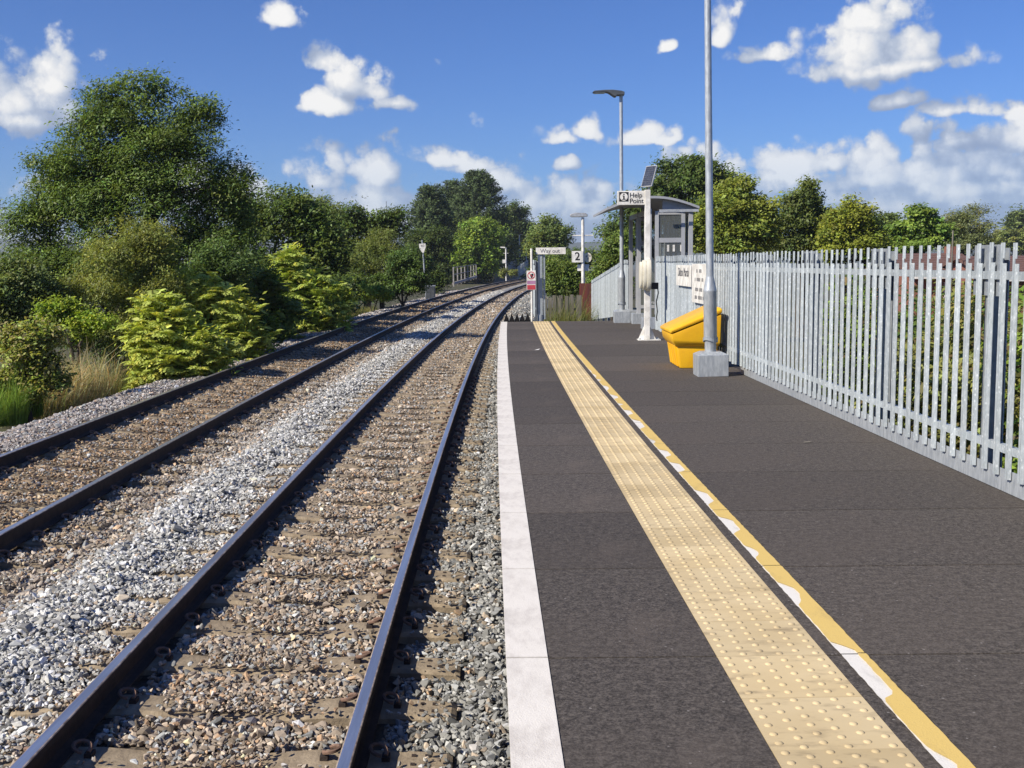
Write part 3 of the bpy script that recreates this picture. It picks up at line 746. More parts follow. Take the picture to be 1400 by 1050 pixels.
fence('galvanised palisade fence stepping down the ramp behind the column with the lamp', lambda y: 2.93, 27.7, 40.2, lambda y: -0.05 - max(0, y - 28.6) * 0.062, post0=28.2, depth=0.8)
fence('short galvanised palisade fence end beneath the way out sign', lambda y: 0.58 + (y - 27.75) * 0.006, 27.75, 33.5, lambda y: -0.03, post0=27.75, depth=1.2)

# name boards on the fence
def board(name, label, y0, y1, z0, z1, cat='sign'):
    yc, zc = (y0 + y1) / 2, (z0 + z1) / 2
    r = thing(name, label, cat, (FX(yc) - 0.028, yc, zc), (0, 0, -math.atan(9e-4 * (yc - 26))))
    w, h = (y1 - y0) / 2, (z1 - z0) / 2
    MB().box((-0.012, -w, -h), (0.0, w, h)).build('panel', M['white'], r, bevel=0.003)
    MB().box((0.0, -w * .8, -.03), (0.024, w * .8, .03)).build('fixing_rail', M['galv_dark'], r)
    return r, w, h
FACE_TRK = (R(90), 0, R(-90))            # text facing the track (-X)
r, w, h = board('station_name_board', 'white station name board with dark lettering on the platform fence', 17.3, 18.75, 1.03, 1.37)
link('lettering', text_mesh('Dilton Marsh', 0.205, M['greyprint'], bold=0.0), r, (-0.0145, 0, 0.05), FACE_TRK)
r, w, h = board('notice_board', 'taller white notice with four lines of small print beside the name board', 15.75, 17.2, 0.80, 1.39)
for i, (zz, parts) in enumerate(((0.19, ((-.32, .1), (-.1, .2))), (0.06, ((-.45, .06), (-.3, .3), (.12, .14))), (-0.09, ((-.42, .26), (-.06, .24))), (-0.21, ((-.45, .2), (-.16, .3), (.22, .15))))):
    mb = MB()
    for (a, wd) in parts:
        k = 0.0
        while k < wd:                    # too small to read in the photograph: strokes only
            mb.box((-0.0145, -(a + k) - 0.016, zz - .026), (-0.0125, -(a + k), zz + .026)); k += 0.036
    mb.build('print_line', M['greyprint'], r)

# ------------------------------------------------------------------ lamp columns
def lathe(prof, n=20):
    mb = MB(); k = len(prof)
    for (rr, z) in prof: mb.v += [(rr * math.cos(2 * math.pi * i / n), rr * math.sin(2 * math.pi * i / n), z) for i in range(n)]
    for j in range(k - 1):
        for i in range(n): mb.f.append((j * n + i, j * n + (i + 1) % n, (j + 1) * n + (i + 1) % n, (j + 1) * n + i))
    mb.f += [tuple(range(n)), tuple(range((k - 1) * n, k * n))]; mb.mi = [0] * len(mb.f); return mb
def base_box(root, hw=0.19, h=0.27):
    mb = MB(); t = hw * 0.62
    mb.add([(-hw, -hw, 0), (hw, -hw, 0), (hw, hw, 0), (-hw, hw, 0), (-hw, -hw, h), (hw, -hw, h), (hw, hw, h), (-hw, hw, h), (-t, -t, h + .035), (t, -t, h + .035), (t, t, h + .035), (-t, t, h + .035)],
           [(3, 2, 1, 0), (0, 1, 5, 4), (1, 2, 6, 5), (2, 3, 7, 6), (3, 0, 4, 7), (4, 5, 9, 8), (5, 6, 10, 9), (6, 7, 11, 10), (7, 4, 8, 11), (8, 9, 10, 11)])
    return mb.build('base_box', M['galv'], root, bevel=0.006)
def lamp_column(label, loc, H, lean=0.0):
    r = thing('lamp_column', label, 'lamp post', loc, (0, lean, 0), 'tall platform lamp columns')
    base_box(r)
    lathe([(.072, .28), (.072, .44), (.083, .47), (.083, 1.05), (.086, 1.06), (.083, 1.075), (.052, 1.22), (.049, 1.24)]).build('column_root', M['galv'], r, smooth=True)
    lathe([(.048, 1.2), (.046, 2.5), (.042, 4), (.040, H)], 16).build('pole', M['galv'], r, smooth=True)
    mb = MB()                             # access-door strap low on the column
    for k in range(20):
        a0, a1 = 2 * math.pi * k / 20, 2 * math.pi * (k + 1) / 20
        z0, z1 = .455 + .018 * math.sin(a0 * 2), .455 + .018 * math.sin(a1 * 2)
        vs = []
        for (a, z) in ((a0, z0), (a1, z1)):
            for (rr, dz) in ((.084, -.022), (.094, -.022), (.094, .022), (.084, .022)): vs.append((rr * math.cos(a), rr * math.sin(a), z + dz))
        mb.add(vs, [(0, 1, 5, 4), (1, 2, 6, 5), (2, 3, 7, 6), (3, 0, 4, 7)])
    mb.build('strap', M['galv_dark'], r)
    prof = [(0.07, -.02), (0.07, .05), (.0, .075), (-.2, .1), (-.38, .1), (-.62, .085), (-.66, .062), (-.64, .05), (-.36, .055), (-.30, .045), (-.16, -.05), (-.12, -.055), (-.1, -.02)]
    hd = MB().prism([(a, b_ + H) for a, b_ in prof], -.13, .13, 'y').build('lamp_head', M['lamp'], r, bevel=0.012)
    MB().box((-.62, -.11, H + .040), (-.38, .11, H + .0495)).build('lens', M['lamp_glass'], hd)
    return r
lamp_column('galvanised lamp column with grey base box beside the yellow grit bin', (2.51, 13.78, 0), 5.35, R(-1.0))
lamp_column('galvanised lamp column with dark overhanging lamp head near the shelter', (2.62, 26.0, 0), 5.28, R(-0.25))

# ------------------------------------------------------------------ grit bin
def grit_bin():
    r = thing('grit_bin', 'bright yellow plastic grit bin with sloping lid against the fence', 'grit bin', (2.17, 14.62, 0))
    Y0, Y1 = 0.0, 0.96
    def loft(secs, mt_name, par, name, bevel):
        mb = MB(); n = 4
        for (x0, x1, ya, yb, za, zb) in secs: mb.v += [(x0, ya, za), (x1, ya, zb), (x1, yb, zb), (x0, yb, za)]
        for j in range(len(secs) - 1):
            for i in range(4): mb.f.append((j * 4 + i, j * 4 + (i + 1) % 4, (j + 1) * 4 + (i + 1) % 4, (j + 1) * 4 + i))
        mb.f += [(3, 2, 1, 0), tuple(range(len(secs) * 4 - 4, len(secs) * 4))]; mb.mi = [0] * len(mb.f)
        return mb.build(name, mt_name, par, smooth=True, bevel=bevel)
    loft([(.09, .58, .06, .9, 0, 0), (.045, .60, .035, .925, .36, .36)], M['bin'], r, 'body', .03)
    loft([(.03, .605, .02, .94, .30, .30), (-.02, .615, -.02, .98, .375, .335), (-.035, .625, -.035, .995, .47, .735)], M['bin'], r, 'rim', .02)
    lid = loft([(-.052, .63, -.045, 1.005, .478, .743), (-.055, .635, -.05, 1.01, .52, .80), (.01, .60, 0.0, .96, .56, .825)], M['bin'], r, 'lid', .022)
    for k in range(4):                    # moulded ribs on the front
        yy = .16 + k * .19
        mb = MB(); mb.add([(.065, yy, .02), (.065, yy + .08, .02), (.02, yy + .08, .31), (.02, yy, .31), (.11, yy, .02), (.11, yy + .08, .02), (.06, yy + .08, .31), (.06, yy, .31)],
                          [(0, 1, 2, 3), (4, 7, 6, 5), (0, 3, 7, 4), (1, 5, 6, 2), (3, 2, 6, 7), (0, 4, 5, 1)])
        mb.build('rib', M['bin'], r, bevel=.01)
    for yy in (.2, .72):
        MB().tube([(.63, yy, .70), (.63, yy + .08, .70)], .016, 8).build('hinge', M['black'], r)
grit_bin()

# ------------------------------------------------------------------ help point
def help_point():
    r = thing('help_point', 'tall white help point post with flag sign, solar panel and speaker hood', 'help point', (2.485, 20.1, 0))
    MB().box((-.048, -.07, .02), (.048, .07, 2.72)).build('post', M['white'], r, bevel=.006)
    MB().box((-.17, -.13, 0), (.24, .15, .018)).build('base_plate', M['white'], r, bevel=.003)
    for sx in (-1, 1):
        mb = MB().prism([(sx * .055, .018), (sx * .16, .018), (sx * .055, .26)], -.012, .012, 'y'); mb.build('gusset', M['white'], r)
    for (a, c) in ((-.14, -.1), (.2, -.1), (.2, .12)):
        MB().tube([(a, c, .018), (a, c, .045)], .014, 6).build('anchor_bolt', M['galv'], r)
    sg = MB().box((-.545, -.035, 2.455), (-.0485, .035, 2.705)).build('sign_panel', M['white'], r, bevel=.005)
    link('lettering', text_mesh('Help\nPoint', .120, M['black'], align='LEFT', bold=.0006), sg, (-.328, -.0365, 2.572), FACE_CAM)
    MB().box((-.515, -.0375, 2.515), (-.345, -.0352, 2.685)).build('symbol_square', M['black'], sg)
    mb = MB(); c = (-.43, 2.60)
    mb.prism([(c[0] + .07 * math.cos(k * math.pi / 12), c[1] + .07 * math.sin(k * math.pi / 12)) for k in range(24)], -.0395, -.0378, 'y'); mb.build('symbol_disc', M['white'], sg)
    mb = MB(); mb.box((-.443, -.0415, 2.553), (-.417, -.0397, 2.618)); mb.box((-.456, -.0415, 2.61), (-.43, -.0397, 2.622)); mb.box((-.462, -.0415, 2.548), (-.398, -.0397, 2.560))
    mb.prism([(c[0] + .014 * math.cos(k * math.pi / 6), 2.645 + .014 * math.sin(k * math.pi / 6)) for k in range(12)], -.0415, -.0397, 'y')
    mb.build('symbol_letter', M['black'], sg)
    # speaker hood: a tall rounded shell, ridged, on the track side of the post
    def ear(x0, x1, ry, rz, name, mt, cz=1.19):
        mb = MB(); n = 28
        pts = [(ry * math.copysign(abs(math.cos(2 * math.pi * k / n)) ** .75, math.cos(2 * math.pi * k / n)), rz * math.copysign(abs(math.sin(2 * math.pi * k / n)) ** .8, math.sin(2 * math.pi * k / n)) + cz) for k in range(n)]
        mb.prism([(q - .11, z) for q, z in pts], x0, x1, 'x'); return mb.build(name, mt, r, smooth=True, bevel=.012)
    ear(-.10, -.035, .17, .27, 'hood_front', M['cream']); ear(-.033, .045, .18, .285, 'hood_back', M['cream']); ear(-.15, -.102, .145, .24, 'hood_face', M['cream'])
    bx = MB().box((.075, -.06, .93), (.20, .06, 1.05)).build('equipment_box', M['black'], r, bevel=.006)
    MB().tube([(.19, -.03, .95), (.20, -.03, .86), (.165, -.03, .7), (.185, -.03, .52), (.17, -.03, .42), (.18, -.03, .35)], .012, 6).build('cable', M['black'], bx)
    # solar panel on its bracket
    MB().tube([(.02, 0, 2.7), (.06, 0, 2.92)], .02, 8).build('panel_bracket', M['galv_dark'], r)
    nrm = Vector((-.72, -.6, .35)).normalized(); side = Vector((.64, -.77, 0)); side = (side - nrm * side.dot(nrm)).normalized(); up = nrm.cross(side); up = up if up.z > 0 else -up
    m4 = Matrix.Identity(4)
    for i, v in enumerate((side, up, nrm)):
        for j in range(3): m4[j][i] = v[j]
    m4.translation = Vector((.025, -.02, 2.965))
    pf = MB().box((-.13, -.20, -.02), (.13, .20, .004), 0, m4).build('solar_panel', M['alu'], r)
    for i in range(4):
        for j in range(9):
            MB().box((-.12 + i * .0605, -.19 + j * .0424, .0045), (-.12 + i * .0605 + .0575, -.19 + j * .0424 + .0395, .007), 0, m4).build('solar_cell', M['solar'], pf)
help_point()

# ------------------------------------------------------------------ waiting shelter
def shelter():
    r = thing('waiting_shelter', 'grey waiting shelter with curved roof behind the help point', 'shelter', (0, 0, 0))
    YA, YB = 23.6, 27.2; XF, XB = 2.96, 3.84; zt = 2.50
    r.location = (XF, YA, 0); o = Vector((XF, YA, 0))
    def bx(lo, hi, name, mt=M['shelter'], par=r, bevel=0.0):
        return MB().box(Vector(lo) - o, Vector(hi) - o).build(name, mt, par, bevel=bevel)
    # roof: barrel vault whose track-side half is an open canopy
    n = 18; xc, hw = 3.02, 0.97
    def arc(t): return (xc - hw + 2 * hw * t, 2.58 + 0.30 * math.sin(math.pi * (0.08 + 0.84 * t)) - .075)
    top = [arc(k / n) for k in range(n + 1)]; out = [(x - o.x, z) for x, z in top] + [(x - o.x, z - .05) for x, z in reversed(top)]
    rf = MB().prism(out, -0.22, YB - YA + .22, 'y').build('roof', M['shelter_roof'], r)
    gab = [(x - o.x, z - .052) for x, z in top if x > 3.16]; gab = gab + [(gab[-1][0], zt - .02), (gab[0][0], zt - .02)]
    for q in (-.035, YB - YA): MB().prism(gab, q, q + .035, 'y').build('gable_infill', M['shelter_roof'], rf)
    MB().box((3.14 - o.x, -.245, zt - .035), (3.97 - o.x, -.221, zt + .02)).build('fascia', M['alu'], rf)
    MB().prism([(x - o.x, z - .0) for x, z in top[:8]] + [(x - o.x, z - .055) for x, z in reversed(top[:8])], -.245, -.221, 'y').build('fascia', M['alu'], rf)
    # posts on galvanised boxes
    for (x, y) in ((XF, YA), (XF, YA + 1.9), (XF, YB), (XB, YA), (XB, YB)):
        MB().box((x - .045 - o.x, y - .045 - o.y, .2), (x + .045 - o.x, y + .045 - o.y, zt + .05)).build('post', M['shelter'], r, bevel=.004)
        bb = MB().box((x - .16 - o.x, y - .16 - o.y, -.02), (x + .16 - o.x, y + .16 - o.y, .24)).build('base_box', M['galv'], r, bevel=.006)
    for y in (YA, YB):                    # glazed end walls
        for (a, c) in ((XF + .12, XF + .20), (XB - .20, XB - .12)): bx((a, y - .025, .3), (c, y + .025, zt), 'frame_upright')
        for (a, c) in ((.28, .36), (1.83, 1.93), (zt - .08, zt)): bx((XF + .201, y - .02, a), (XB - .201, y + .02, c), 'frame_bar')
        bx((XF + .202, y - .006, .361), (XB - .202, y + .006, 1.829), 'pane', M['glass']); bx((XF + .202, y - .006, 1.931), (XB - .202, y + .006, zt - .081), 'pane', M['glass'])
    bx((XB - .02, YA + .05, .3), (XB + .02, YB - .05, .42), 'frame_bar'); bx((XB - .02, YA + .05, 1.5), (XB + .02, YB - .05, 1.62), 'frame_bar'); bx((XB - .02, YA + .05, zt - .1), (XB + .02, YB - .05, zt), 'frame_bar')
    for k in range(8):
        y = YA + .05 + k * (YB - YA - .1) / 8; y2 = y + (YB - YA - .1) / 8
        bx((XB - .022, y2 - .03, .42), (XB + .022, y2 + .03, 1.5), 'mullion'); bx((XB - .022, y2 - .03, 1.62), (XB + .022, y2 + .03, zt - .1), 'mullion')
        bx((XB - .005, y + .03, 1.621), (XB + .005, y2 - .031, zt - .101), 'pane', M['glass']); bx((XB - .005, y + .03, .421), (XB + .005, y2 - .031, 1.499), 'pane', M['glass'])
    for k in range(4):
        x = XF + .24 + k * .12; bx((x, YA + .32, 1.0), (x + .05, YA + .36, zt - .06), 'blind_slat', M['shelter'])
    for x in (3.34, 3.46, 3.62): bx((x, YA - .012, 1.64), (x + .045, YA - .0075, 1.78), 'manifestation', M['white'])
    st = bx((XB - .42, YA + .4, .42), (XB - .1, YB - .4, .46), 'bench', M['alu'])
    bx((XF - .03, YA, zt - .06), (XF + .03, YB, zt + .04), 'front_beam')
    # floor deck continues from the platform
    bx((2.9, 22.1, -.6), (4.4, 28.2, -.022), 'floor_slab', M['concrete'])
shelter()

# ------------------------------------------------------------------ signs beyond the platform end
def way_out():
    r = thing('way_out_sign', 'long white way out board on a galvanised post at the platform end', 'sign', (0.70, 27.45, 0))
    MB().box((-.02, -.05, -.5), (.09, .05, 1.62)).build('post', M['pale'], r, bevel=.01)
    MB().box((.105, -.03, .02), (.155, .03, 1.66)).build('post', M['pale'], r, bevel=.006)
    MB().tube([(.03, 0, -.02), (.03, 0, .14)], .075, 12).build('foot', M['galv'], r)
    p = MB().box((-.075, -.085, 1.635), (.665, -.055, 1.80)).build('board', M['white'], r, bevel=.004)
    link('lettering', text_mesh('Way out', .135, M['greyprint'], bold=.0005), p, (.275, -.0865, 1.715), FACE_CAM)
way_out()
def trespass():
    r = thing('warning_sign', 'small red and white warning sign on a slim white post', 'sign', (0.515, 27.3, 0))
    MB().tube([(0, 0, -1.2), (0, 0, 1.78)], .03, 10).build('post', M['white'], r, smooth=True)
    p = MB().box((-.125, -.05, .76), (.10, -.032, 1.24)).build('plate', M['white'], r, bevel=.003)
    mb = MB(); n = 24; c = (-.012, 1.12)
    for k in range(n):
        a, q = 2 * math.pi * k / n, 2 * math.pi * (k + 1) / n
        mb.add([(c[0] + rr * math.cos(t), -.0515, c[1] + rr * math.sin(t)) for t, rr in ((a, .095), (q, .095), (q, .075), (a, .075))], [(0, 1, 2, 3)])
    mb.build('prohibition_ring', M['sign_red'], p)
    mb = MB(); mb.prism([(c[0] + .035, c[1] + .05), (c[0] + .06, c[1] + .02), (c[0] + .02, c[1] - .065), (c[0] - .01, c[1] - .06), (c[0] - .03, c[1] + .01)], -.0535, -.0517, 'y'); mb.build('pictogram', M['black'], p)
    mb = MB(); mb.prism([(c[0] - .06, c[1] + .048), (c[0] - .048, c[1] + .06), (c[0] + .06, c[1] - .048), (c[0] + .048, c[1] - .06)], -.0555, -.0537, 'y'); mb.build('prohibition_bar', M['sign_red'], p)
    MB().box((-.115, -.0525, .905), (.09, -.0505, .99)).build('text_band', M['sign_pink'], p)
    MB().box((-.115, -.0525, .77), (.09, -.0505, .885)).build('text_band', M['sign_red'], p)
trespass()
def teeth():
    r = thing('trespass_guard', 'black row of pointed rubber guard teeth at the platform end', 'trespass guard', (E(27), 26.93, 0))
    for row in range(4):
        for k in range(5):
            x = .06 + k * .135; y = .05 + row * .28
            mb = MB(); mb.add([(x, y, -.03), (x + .13, y, -.03), (x + .13, y + .24, -.03), (x, y + .24, -.03), (x + .065, y + .08, .18 if row == 0 else .16), (x + .065, y + .16, .18 if row == 0 else .16)], [(3, 2, 1, 0), (0, 1, 4), (1, 2, 5, 4), (2, 3, 5), (3, 0, 4, 5)])
            mb.build('tooth', M['rubber'], r)
    MB().box((0.02, 0.0, -.6), (.78, 1.2, -.031)).build('base_slab', M['concrete'], r)
teeth()
def old_lamp():
    Y = 45.0; X = at(797, 360, Y)[0]; ztop = at(797, 293, Y)[2]
    r = thing('lamp_post', 'slim white lamp post with ladder bar and platform 2 sign beyond the ramp', 'lamp post', (X, Y, -1.9))
    z0 = 1.9
    MB().tube([(0, 0, 0), (0, 0, 2.2), (0, 0, ztop + z0 - .12)], [.085, .07, .06], 12).build('pole', M['white'], r, smooth=True)
    hd = MB().prism([(-.52, 0), (-.5, .07), (-.3, .13), (.1, .11), (.19, .05), (.19, -.03), (-.1, -.05), (-.45, -.05)], -.13, .13, 'y').build('lamp_head', M['alu'], r, bevel=.02); hd.location = (0, 0, ztop + z0 - .06)
    MB().tube([(-.42, 0, 0), (.42, 0, 0)], .025, 8).build('ladder_bar', M['white'], r).location = (0, 0, at(797, 322, Y)[2] + z0)
    zc = at(789, 351, Y)[2] + z0
    p = MB().box((-.46, -.10, zc - .23), (0.0, -.075, zc + .23)).build('sign_panel', M['white'], r, bevel=.004)
    link('lettering', text_mesh('2', .46, M['black'], bold=.006), p, (-.23, -.102, zc), FACE_CAM)
    mb = MB(); zc2 = at(803, 352, Y)[2] + z0
    mb.prism([(.20 + .16 * math.cos(k * math.pi / 10), zc2 + .2 * math.sin(k * math.pi / 10)) for k in range(20)], .06, .08, 'y'); pd = mb.build('round_sign', M['cream'], r)
    for (a, c) in ((.12, .05), (.19, -.05), (.26, .06), (.2, .1)): MB().box((a, .056, zc2 + c - .03), (a + .05, .0598, zc2 + c + .03)).build('sign_mark', M['greyprint'], pd)
    zc3 = at(797, 366, Y)[2] + z0
    MB().box((-.22, .075, zc3 - .13), (.25, .09, zc3 + .13)).build('lower_sign', M['white'], r, bevel=.004)
old_lamp()
def boards(name, label, cat, px0, px1, ytop, Y, n, mt, jag, zb, group=None, turn=0.0):
    a, c = at(px0, ytop, Y), at(px1, ytop, Y)
    r = thing(name, label, cat, (a[0], Y, zb)); wd = (c[0] - a[0]) / n
    for k in range(n):
        h = a[2] - zb + rng.uniform(-jag, jag * .3)
        m4 = Matrix.Translation((wd * (k + .5), turn * k * wd, 0)) @ Matrix.Rotation(rng.normal(0, .004 + jag * .15), 4, 'Y')
        MB().prism([(-wd * .54, 0), (wd * .54, 0), (wd * .54, h - .01), (wd * .2, h), (-wd * .54, h - .005)], -.012 + (k % 2) * .02, .012 + (k % 2) * .02, 'y', 0, m4).build('board', mt, r)
    for zz in (.25, .8):
        MB().box((0, .035, (a[2] - zb) * zz - .04), (wd * n, .07, (a[2] - zb) * zz + .04)).build('rail', mt, r)
boards('board_fence', 'red brown wooden board fence panel beside the ramp', 'fence', 790.5, 812.5, 387, 41.5, 4, M['red_wood'], .03, -2.0, turn=-.15)
boards('weathered_fence', 'weathered grey board fence overgrown with grass behind the platform end', 'fence', 746, 795, 404, 36.5, 11, M['grey_wood'], .13, -2.0)
def speed_sign():
    Y = 76.0; c = at(577, 340, Y); zb = -1.5
    r = thing('speed_sign', 'white tapered lineside number sign on a leaning slim post', 'sign', (c[0] + .25, Y, zb), (0, R(-3.0), 0))
    s = Y / FPX; z0 = at(577, 345.5, Y)[2] - zb; z1 = at(577, 333, Y)[2] - zb
    MB().tube([(0, 0, 0), (0, 0, z1 + .25)], .045, 8).build('post', M['galv'], r, smooth=True)
    MB().prism([(-4.4 * s, z1), (4.4 * s, z1), (4.4 * s, z1 - 5 * s), (1.2 * s, z0), (-1.2 * s, z0), (-4.4 * s, z1 - 5 * s)], -.08, -.05, 'y').build('plate', M['white'], r)
    link('lettering', text_mesh('40', .26, M['greyprint']), r, (0, -.083, z1 - .16), FACE_CAM)
speed_sign()
def parapet():
    a, c = at(620, 386, 104), at(651, 377, 138)
    r = thing('bridge_railing', 'pale metal bridge railing beside the far line below bright trees', 'railing', (a[0], a[1], a[2]))
    d = Vector(c) - Vector(a); h = 1.42; N = 7
    for k in range(N + 1):
        p = d * (k / N); MB().box((p.x - .06, p.y - .06, p.z - .4), (p.x + .06, p.y + .06, p.z + h)).build('upright', M['concrete'], r)
    for zz in (.72, h - .03):
        MB().tube([Vector((0, 0, zz)), d + Vector((0, 0, zz))], .045, 6).build('rail', M['concrete'], r)
    MB().tube([Vector((0, 0, -.12)), d + Vector((0, 0, -.12))], .16, 6).build('kerb', M['concrete'], r)
parapet()
def relay_box():
    a = at(591, 372, 74)
    r = thing('equipment_cabinet', 'grey lineside equipment cabinet half hidden among bushes', 'cabinet', (a[0], 72, -1.6))
    MB().box((-.3, -.25, 0), (.3, .25, 1.55)).build('body', M['lamp'], r, bevel=.02)
    for k in (-1, 1): MB().box((k * .14 - .13, -.268, .2), (k * .14 + .13, -.252, 1.45)).build('door', M['lamp'], r, bevel=.004)
    MB().box((-.34, -.29, 1.552), (.34, .29, 1.62)).build('lid', M['galv_dark'], r)
relay_box()

# ------------------------------------------------------------------ far platform
def far_platform():
    Y = 150.0
    def lamp(px, ytop, ybot, Y, label, sign, arm):
        bt = at(px, ybot, Y); tp = at(px, ytop, Y); H = tp[2] - bt[2]
        r = thing('lamp_post', label, 'lamp post', tuple(bt))
        MB().tube([(0, 0, -.6), (0, 0, H)], .09, 8).build('pole', M['white'] if sign else M['galv'], r, smooth=True)
        MB().prism([(-.1, -.06), (-.1, .1), (arm, .14), (arm, -.02)], -.15, .15, 'y').build('lamp_head', M['white'] if sign else M['lamp'], r).location = (0, 0, H)
        if sign:
            MB().box((-.35, -.03, -.03), (.35, .03, .03)).build('ladder_bar', M['white'], r).location = (0, 0, H * .82)
            MB().box((-.48, -.12, -.24), (0, -.09, .24)).build('sign_panel', M['white'], r).location = (0, 0, H * .56)
    lamp(692, 338.5, 381, 152, 'white lamp post carrying a small square sign beside the far platform', True, -.75)
    lamp(710.5, 321, 372, 178, 'thin grey lamp post rising over the far platform shelter', False, .5)
    # platform block
    a, c = at(706, 377, 160), at(724, 371, 196)
    mb = MB(); mb.add([(a[0], a[1], -1.5), (c[0], c[1], -1.5), (c[0] - 3.2, c[1], -1.5), (a[0] - 3.2, a[1], -1.5), (a[0], a[1], -.05), (c[0], c[1], -.05), (c[0] - 3.2, c[1], -.05), (a[0] - 3.2, a[1], -.05)],
                      [(0, 1, 5, 4), (1, 2, 6, 5), (2, 3, 7, 6), (3, 0, 4, 7), (4, 5, 6, 7)])
    tag(mb.build('far_platform', M['concrete']), kind='structure')
    def pf(px0, px1, t0, t1, b0, b1, Y0, Y1, label):
        r = thing('platform_fence', label, 'fence', tuple(at(px0, b0, Y0)))
        o = Vector(at(px0, b0, Y0)); n = 26
        for k in range(n):
            u = k / (n - 1); Yk = Y0 + (Y1 - Y0) * u; px = px0 + (px1 - px0) * u
            p = Vector(at(px, b0 + (b1 - b0) * u, Yk)); q = at(px, t0 + (t1 - t0) * u, Yk)[2]
            MB().box((p.x - o.x - .035, p.y - o.y - .012, p.z - o.z), (p.x - o.x + .035, p.y - o.y + .012, q - o.z)).build('pale', M['pale'], r)
        for f in (.2, .85):
            p, q = Vector(at(px0, b0 + (t0 - b0) * f, Y0)) - o, Vector(at(px1, b1 + (t1 - b1) * f, Y1)) - o
            MB().tube([p + Vector((0, .05, 0)), q + Vector((0, .05, 0))], .03, 5).build('rail', M['galv_dark'], r)
    pf(708, 722, 364, 355, 379, 371, 160, 172, 'pale palisade fence running up the far platform ramp in sun')
    pf(695, 706, 359, 355, 370, 369, 166, 170, 'shaded palisade fence behind the lamp post on the far platform')
    a = at(703, 371, 184)
    r = thing('platform_shelter', 'dark framed waiting shelter on the far platform under trees', 'shelter', tuple(a))
    w = at(720, 371, 184)[0] - a[0]
    for x in (0, w * .5, w):
        for y in (0, 1.6): MB().box((x - .07, y - .07, -.2), (x + .07, y + .07, 3.1)).build('post', M['galv'], r)
    n = 8; tp = [(-.3 + (w + .6) * k / n, 3.1 + .35 * math.sin(math.pi * k / n)) for k in range(n + 1)]
    MB().prism(tp + [(x, z - .1) for x, z in reversed(tp)], -.3, 1.9, 'y').build('roof', M['shelter_roof'], r)
    MB().box((0, 1.6, .3), (w, 1.64, 2.9)).build('pane', M['glass'], r)
far_platform()
a = at(660, 300, 260)
tag(MB().tube([(at(528, 275, 320)[0], 320, -4), (at(528, 275, 320)[0], 320, at(528, 275, 320)[2])], [.3, .12], 6).build('radio_mast', M['galv_dark']), 'thin distant mast rising above the lineside trees', 'mast')
tag(MB().tube([(at(1303, 315, 44)[0], 44, -1.5), (at(1303, 315, 44)[0], 44, at(1303, 315, 44)[2])], [.05, .03], 6).build('garden_pole', M['grey_wood']), 'thin bare pole standing in front of the house chimney', 'pole')

# ------------------------------------------------------------------ house behind the fence
def house(label, px0, px1, yr, ye, Y, dep, chim=None):
    x0, x1 = at(px0, yr, Y)[0], at(px1, yr, Y)[0]; zr = at((px0 + px1) / 2, yr, Y + dep / 2)[2]; ze = at((px0 + px1) / 2, ye, Y)[2]; zb = -3.3
    r = thing('brick_house', label, 'house', (x0, Y, zb)); w = x1 - x0; e, t = ze - zb, zr - zb
    MB().box((0, 0, 0), (w, dep, e)).build('wall', M['brick'], r)
    MB().prism([(0, e), (dep, e), (dep / 2, t - .05)], 0.0, .2, 'x').build('gable', M['brick'], r)
    MB().prism([(0, e), (dep, e), (dep / 2, t - .05)], w - .2, w, 'x').build('gable', M['brick'], r)
    rf = MB(); 
    rf.prism([(-.35, e - .18), (dep / 2, t), (dep / 2, t + .12), (-.42, e - .08)], -.25, w + .25, 'x'); rf.prism([(dep + .35, e - .18), (dep / 2, t), (dep / 2, t + .12), (dep + .42, e - .08)], -.25, w + .25, 'x')
    ro = rf.build('roof', M['rooftile'], r)
    n = int((dep / 2) / .32)
    for k in range(n):                    # tile courses on the side that faces the railway
        u0, u1 = k / n, (k + 1) / n
        y0, y1 = -.42 + (dep / 2 + .42) * u0, -.42 + (dep / 2 + .42) * u1; z0, z1 = e - .08 + (t + .2 - e) * u0, e - .08 + (t + .2 - e) * u1
        mb = MB(); mb.add([(-.26, y0, z0 + .03), (w + .26, y0, z0 + .03), (w + .26, y1, z1 + .01), (-.26, y1, z1 + .01), (-.26, y0, z0 - .0), (w + .26, y0, z0 - .0)], [(0, 1, 2, 3), (0, 4, 5, 1)])
        mb.build('tile_course', M['rooftile'], ro)
    if chim:
        cx = at(chim, yr, Y + dep / 2)[0] - x0
        MB().box((cx - .22, dep / 2 - .22, t - .3), (cx + .22, dep / 2 + .22, t + .42)).build('chimney', M['brick'], r)
    k = 1.2
    while k < w - 1.5:
        f = MB().box((k, -.05, e - 1.45), (k + 1.5, -.002, e - .35)).build('window', M['white'], r)
        MB().box((k + .07, -.058, e - 1.38), (k + .71, -.052, e - .42)).build('pane', M['window'], f); MB().box((k + .79, -.058, e - 1.38), (k + 1.43, -.052, e - .42)).build('pane', M['window'], f)
        k += 3.4
    MB().box((-.3, -.47, e - .2), (w + .3, -.43, e - .08)).build('gutter', M['white'], r)
house('red brick house with brown tiled roof behind the palisade fence', 1252, 1345, 350, 374, 46, 6.0, 1300)
house('lower red brick house beside the other one behind the palisade fence', 1362, 1600, 353, 376, 42, 6.5)
mb = MB(); mb.add([(0, 0, 0), (.07, .01, .003), (.10, .045, .02), (.03, .04, .004)], [(0, 1, 2, 3)]); o = tag(mb.build('paper_scrap', M['litter']), 'tiny white scrap of paper lying on the dark platform', 'litter'); o.location = (0.37, 18.0, .006)
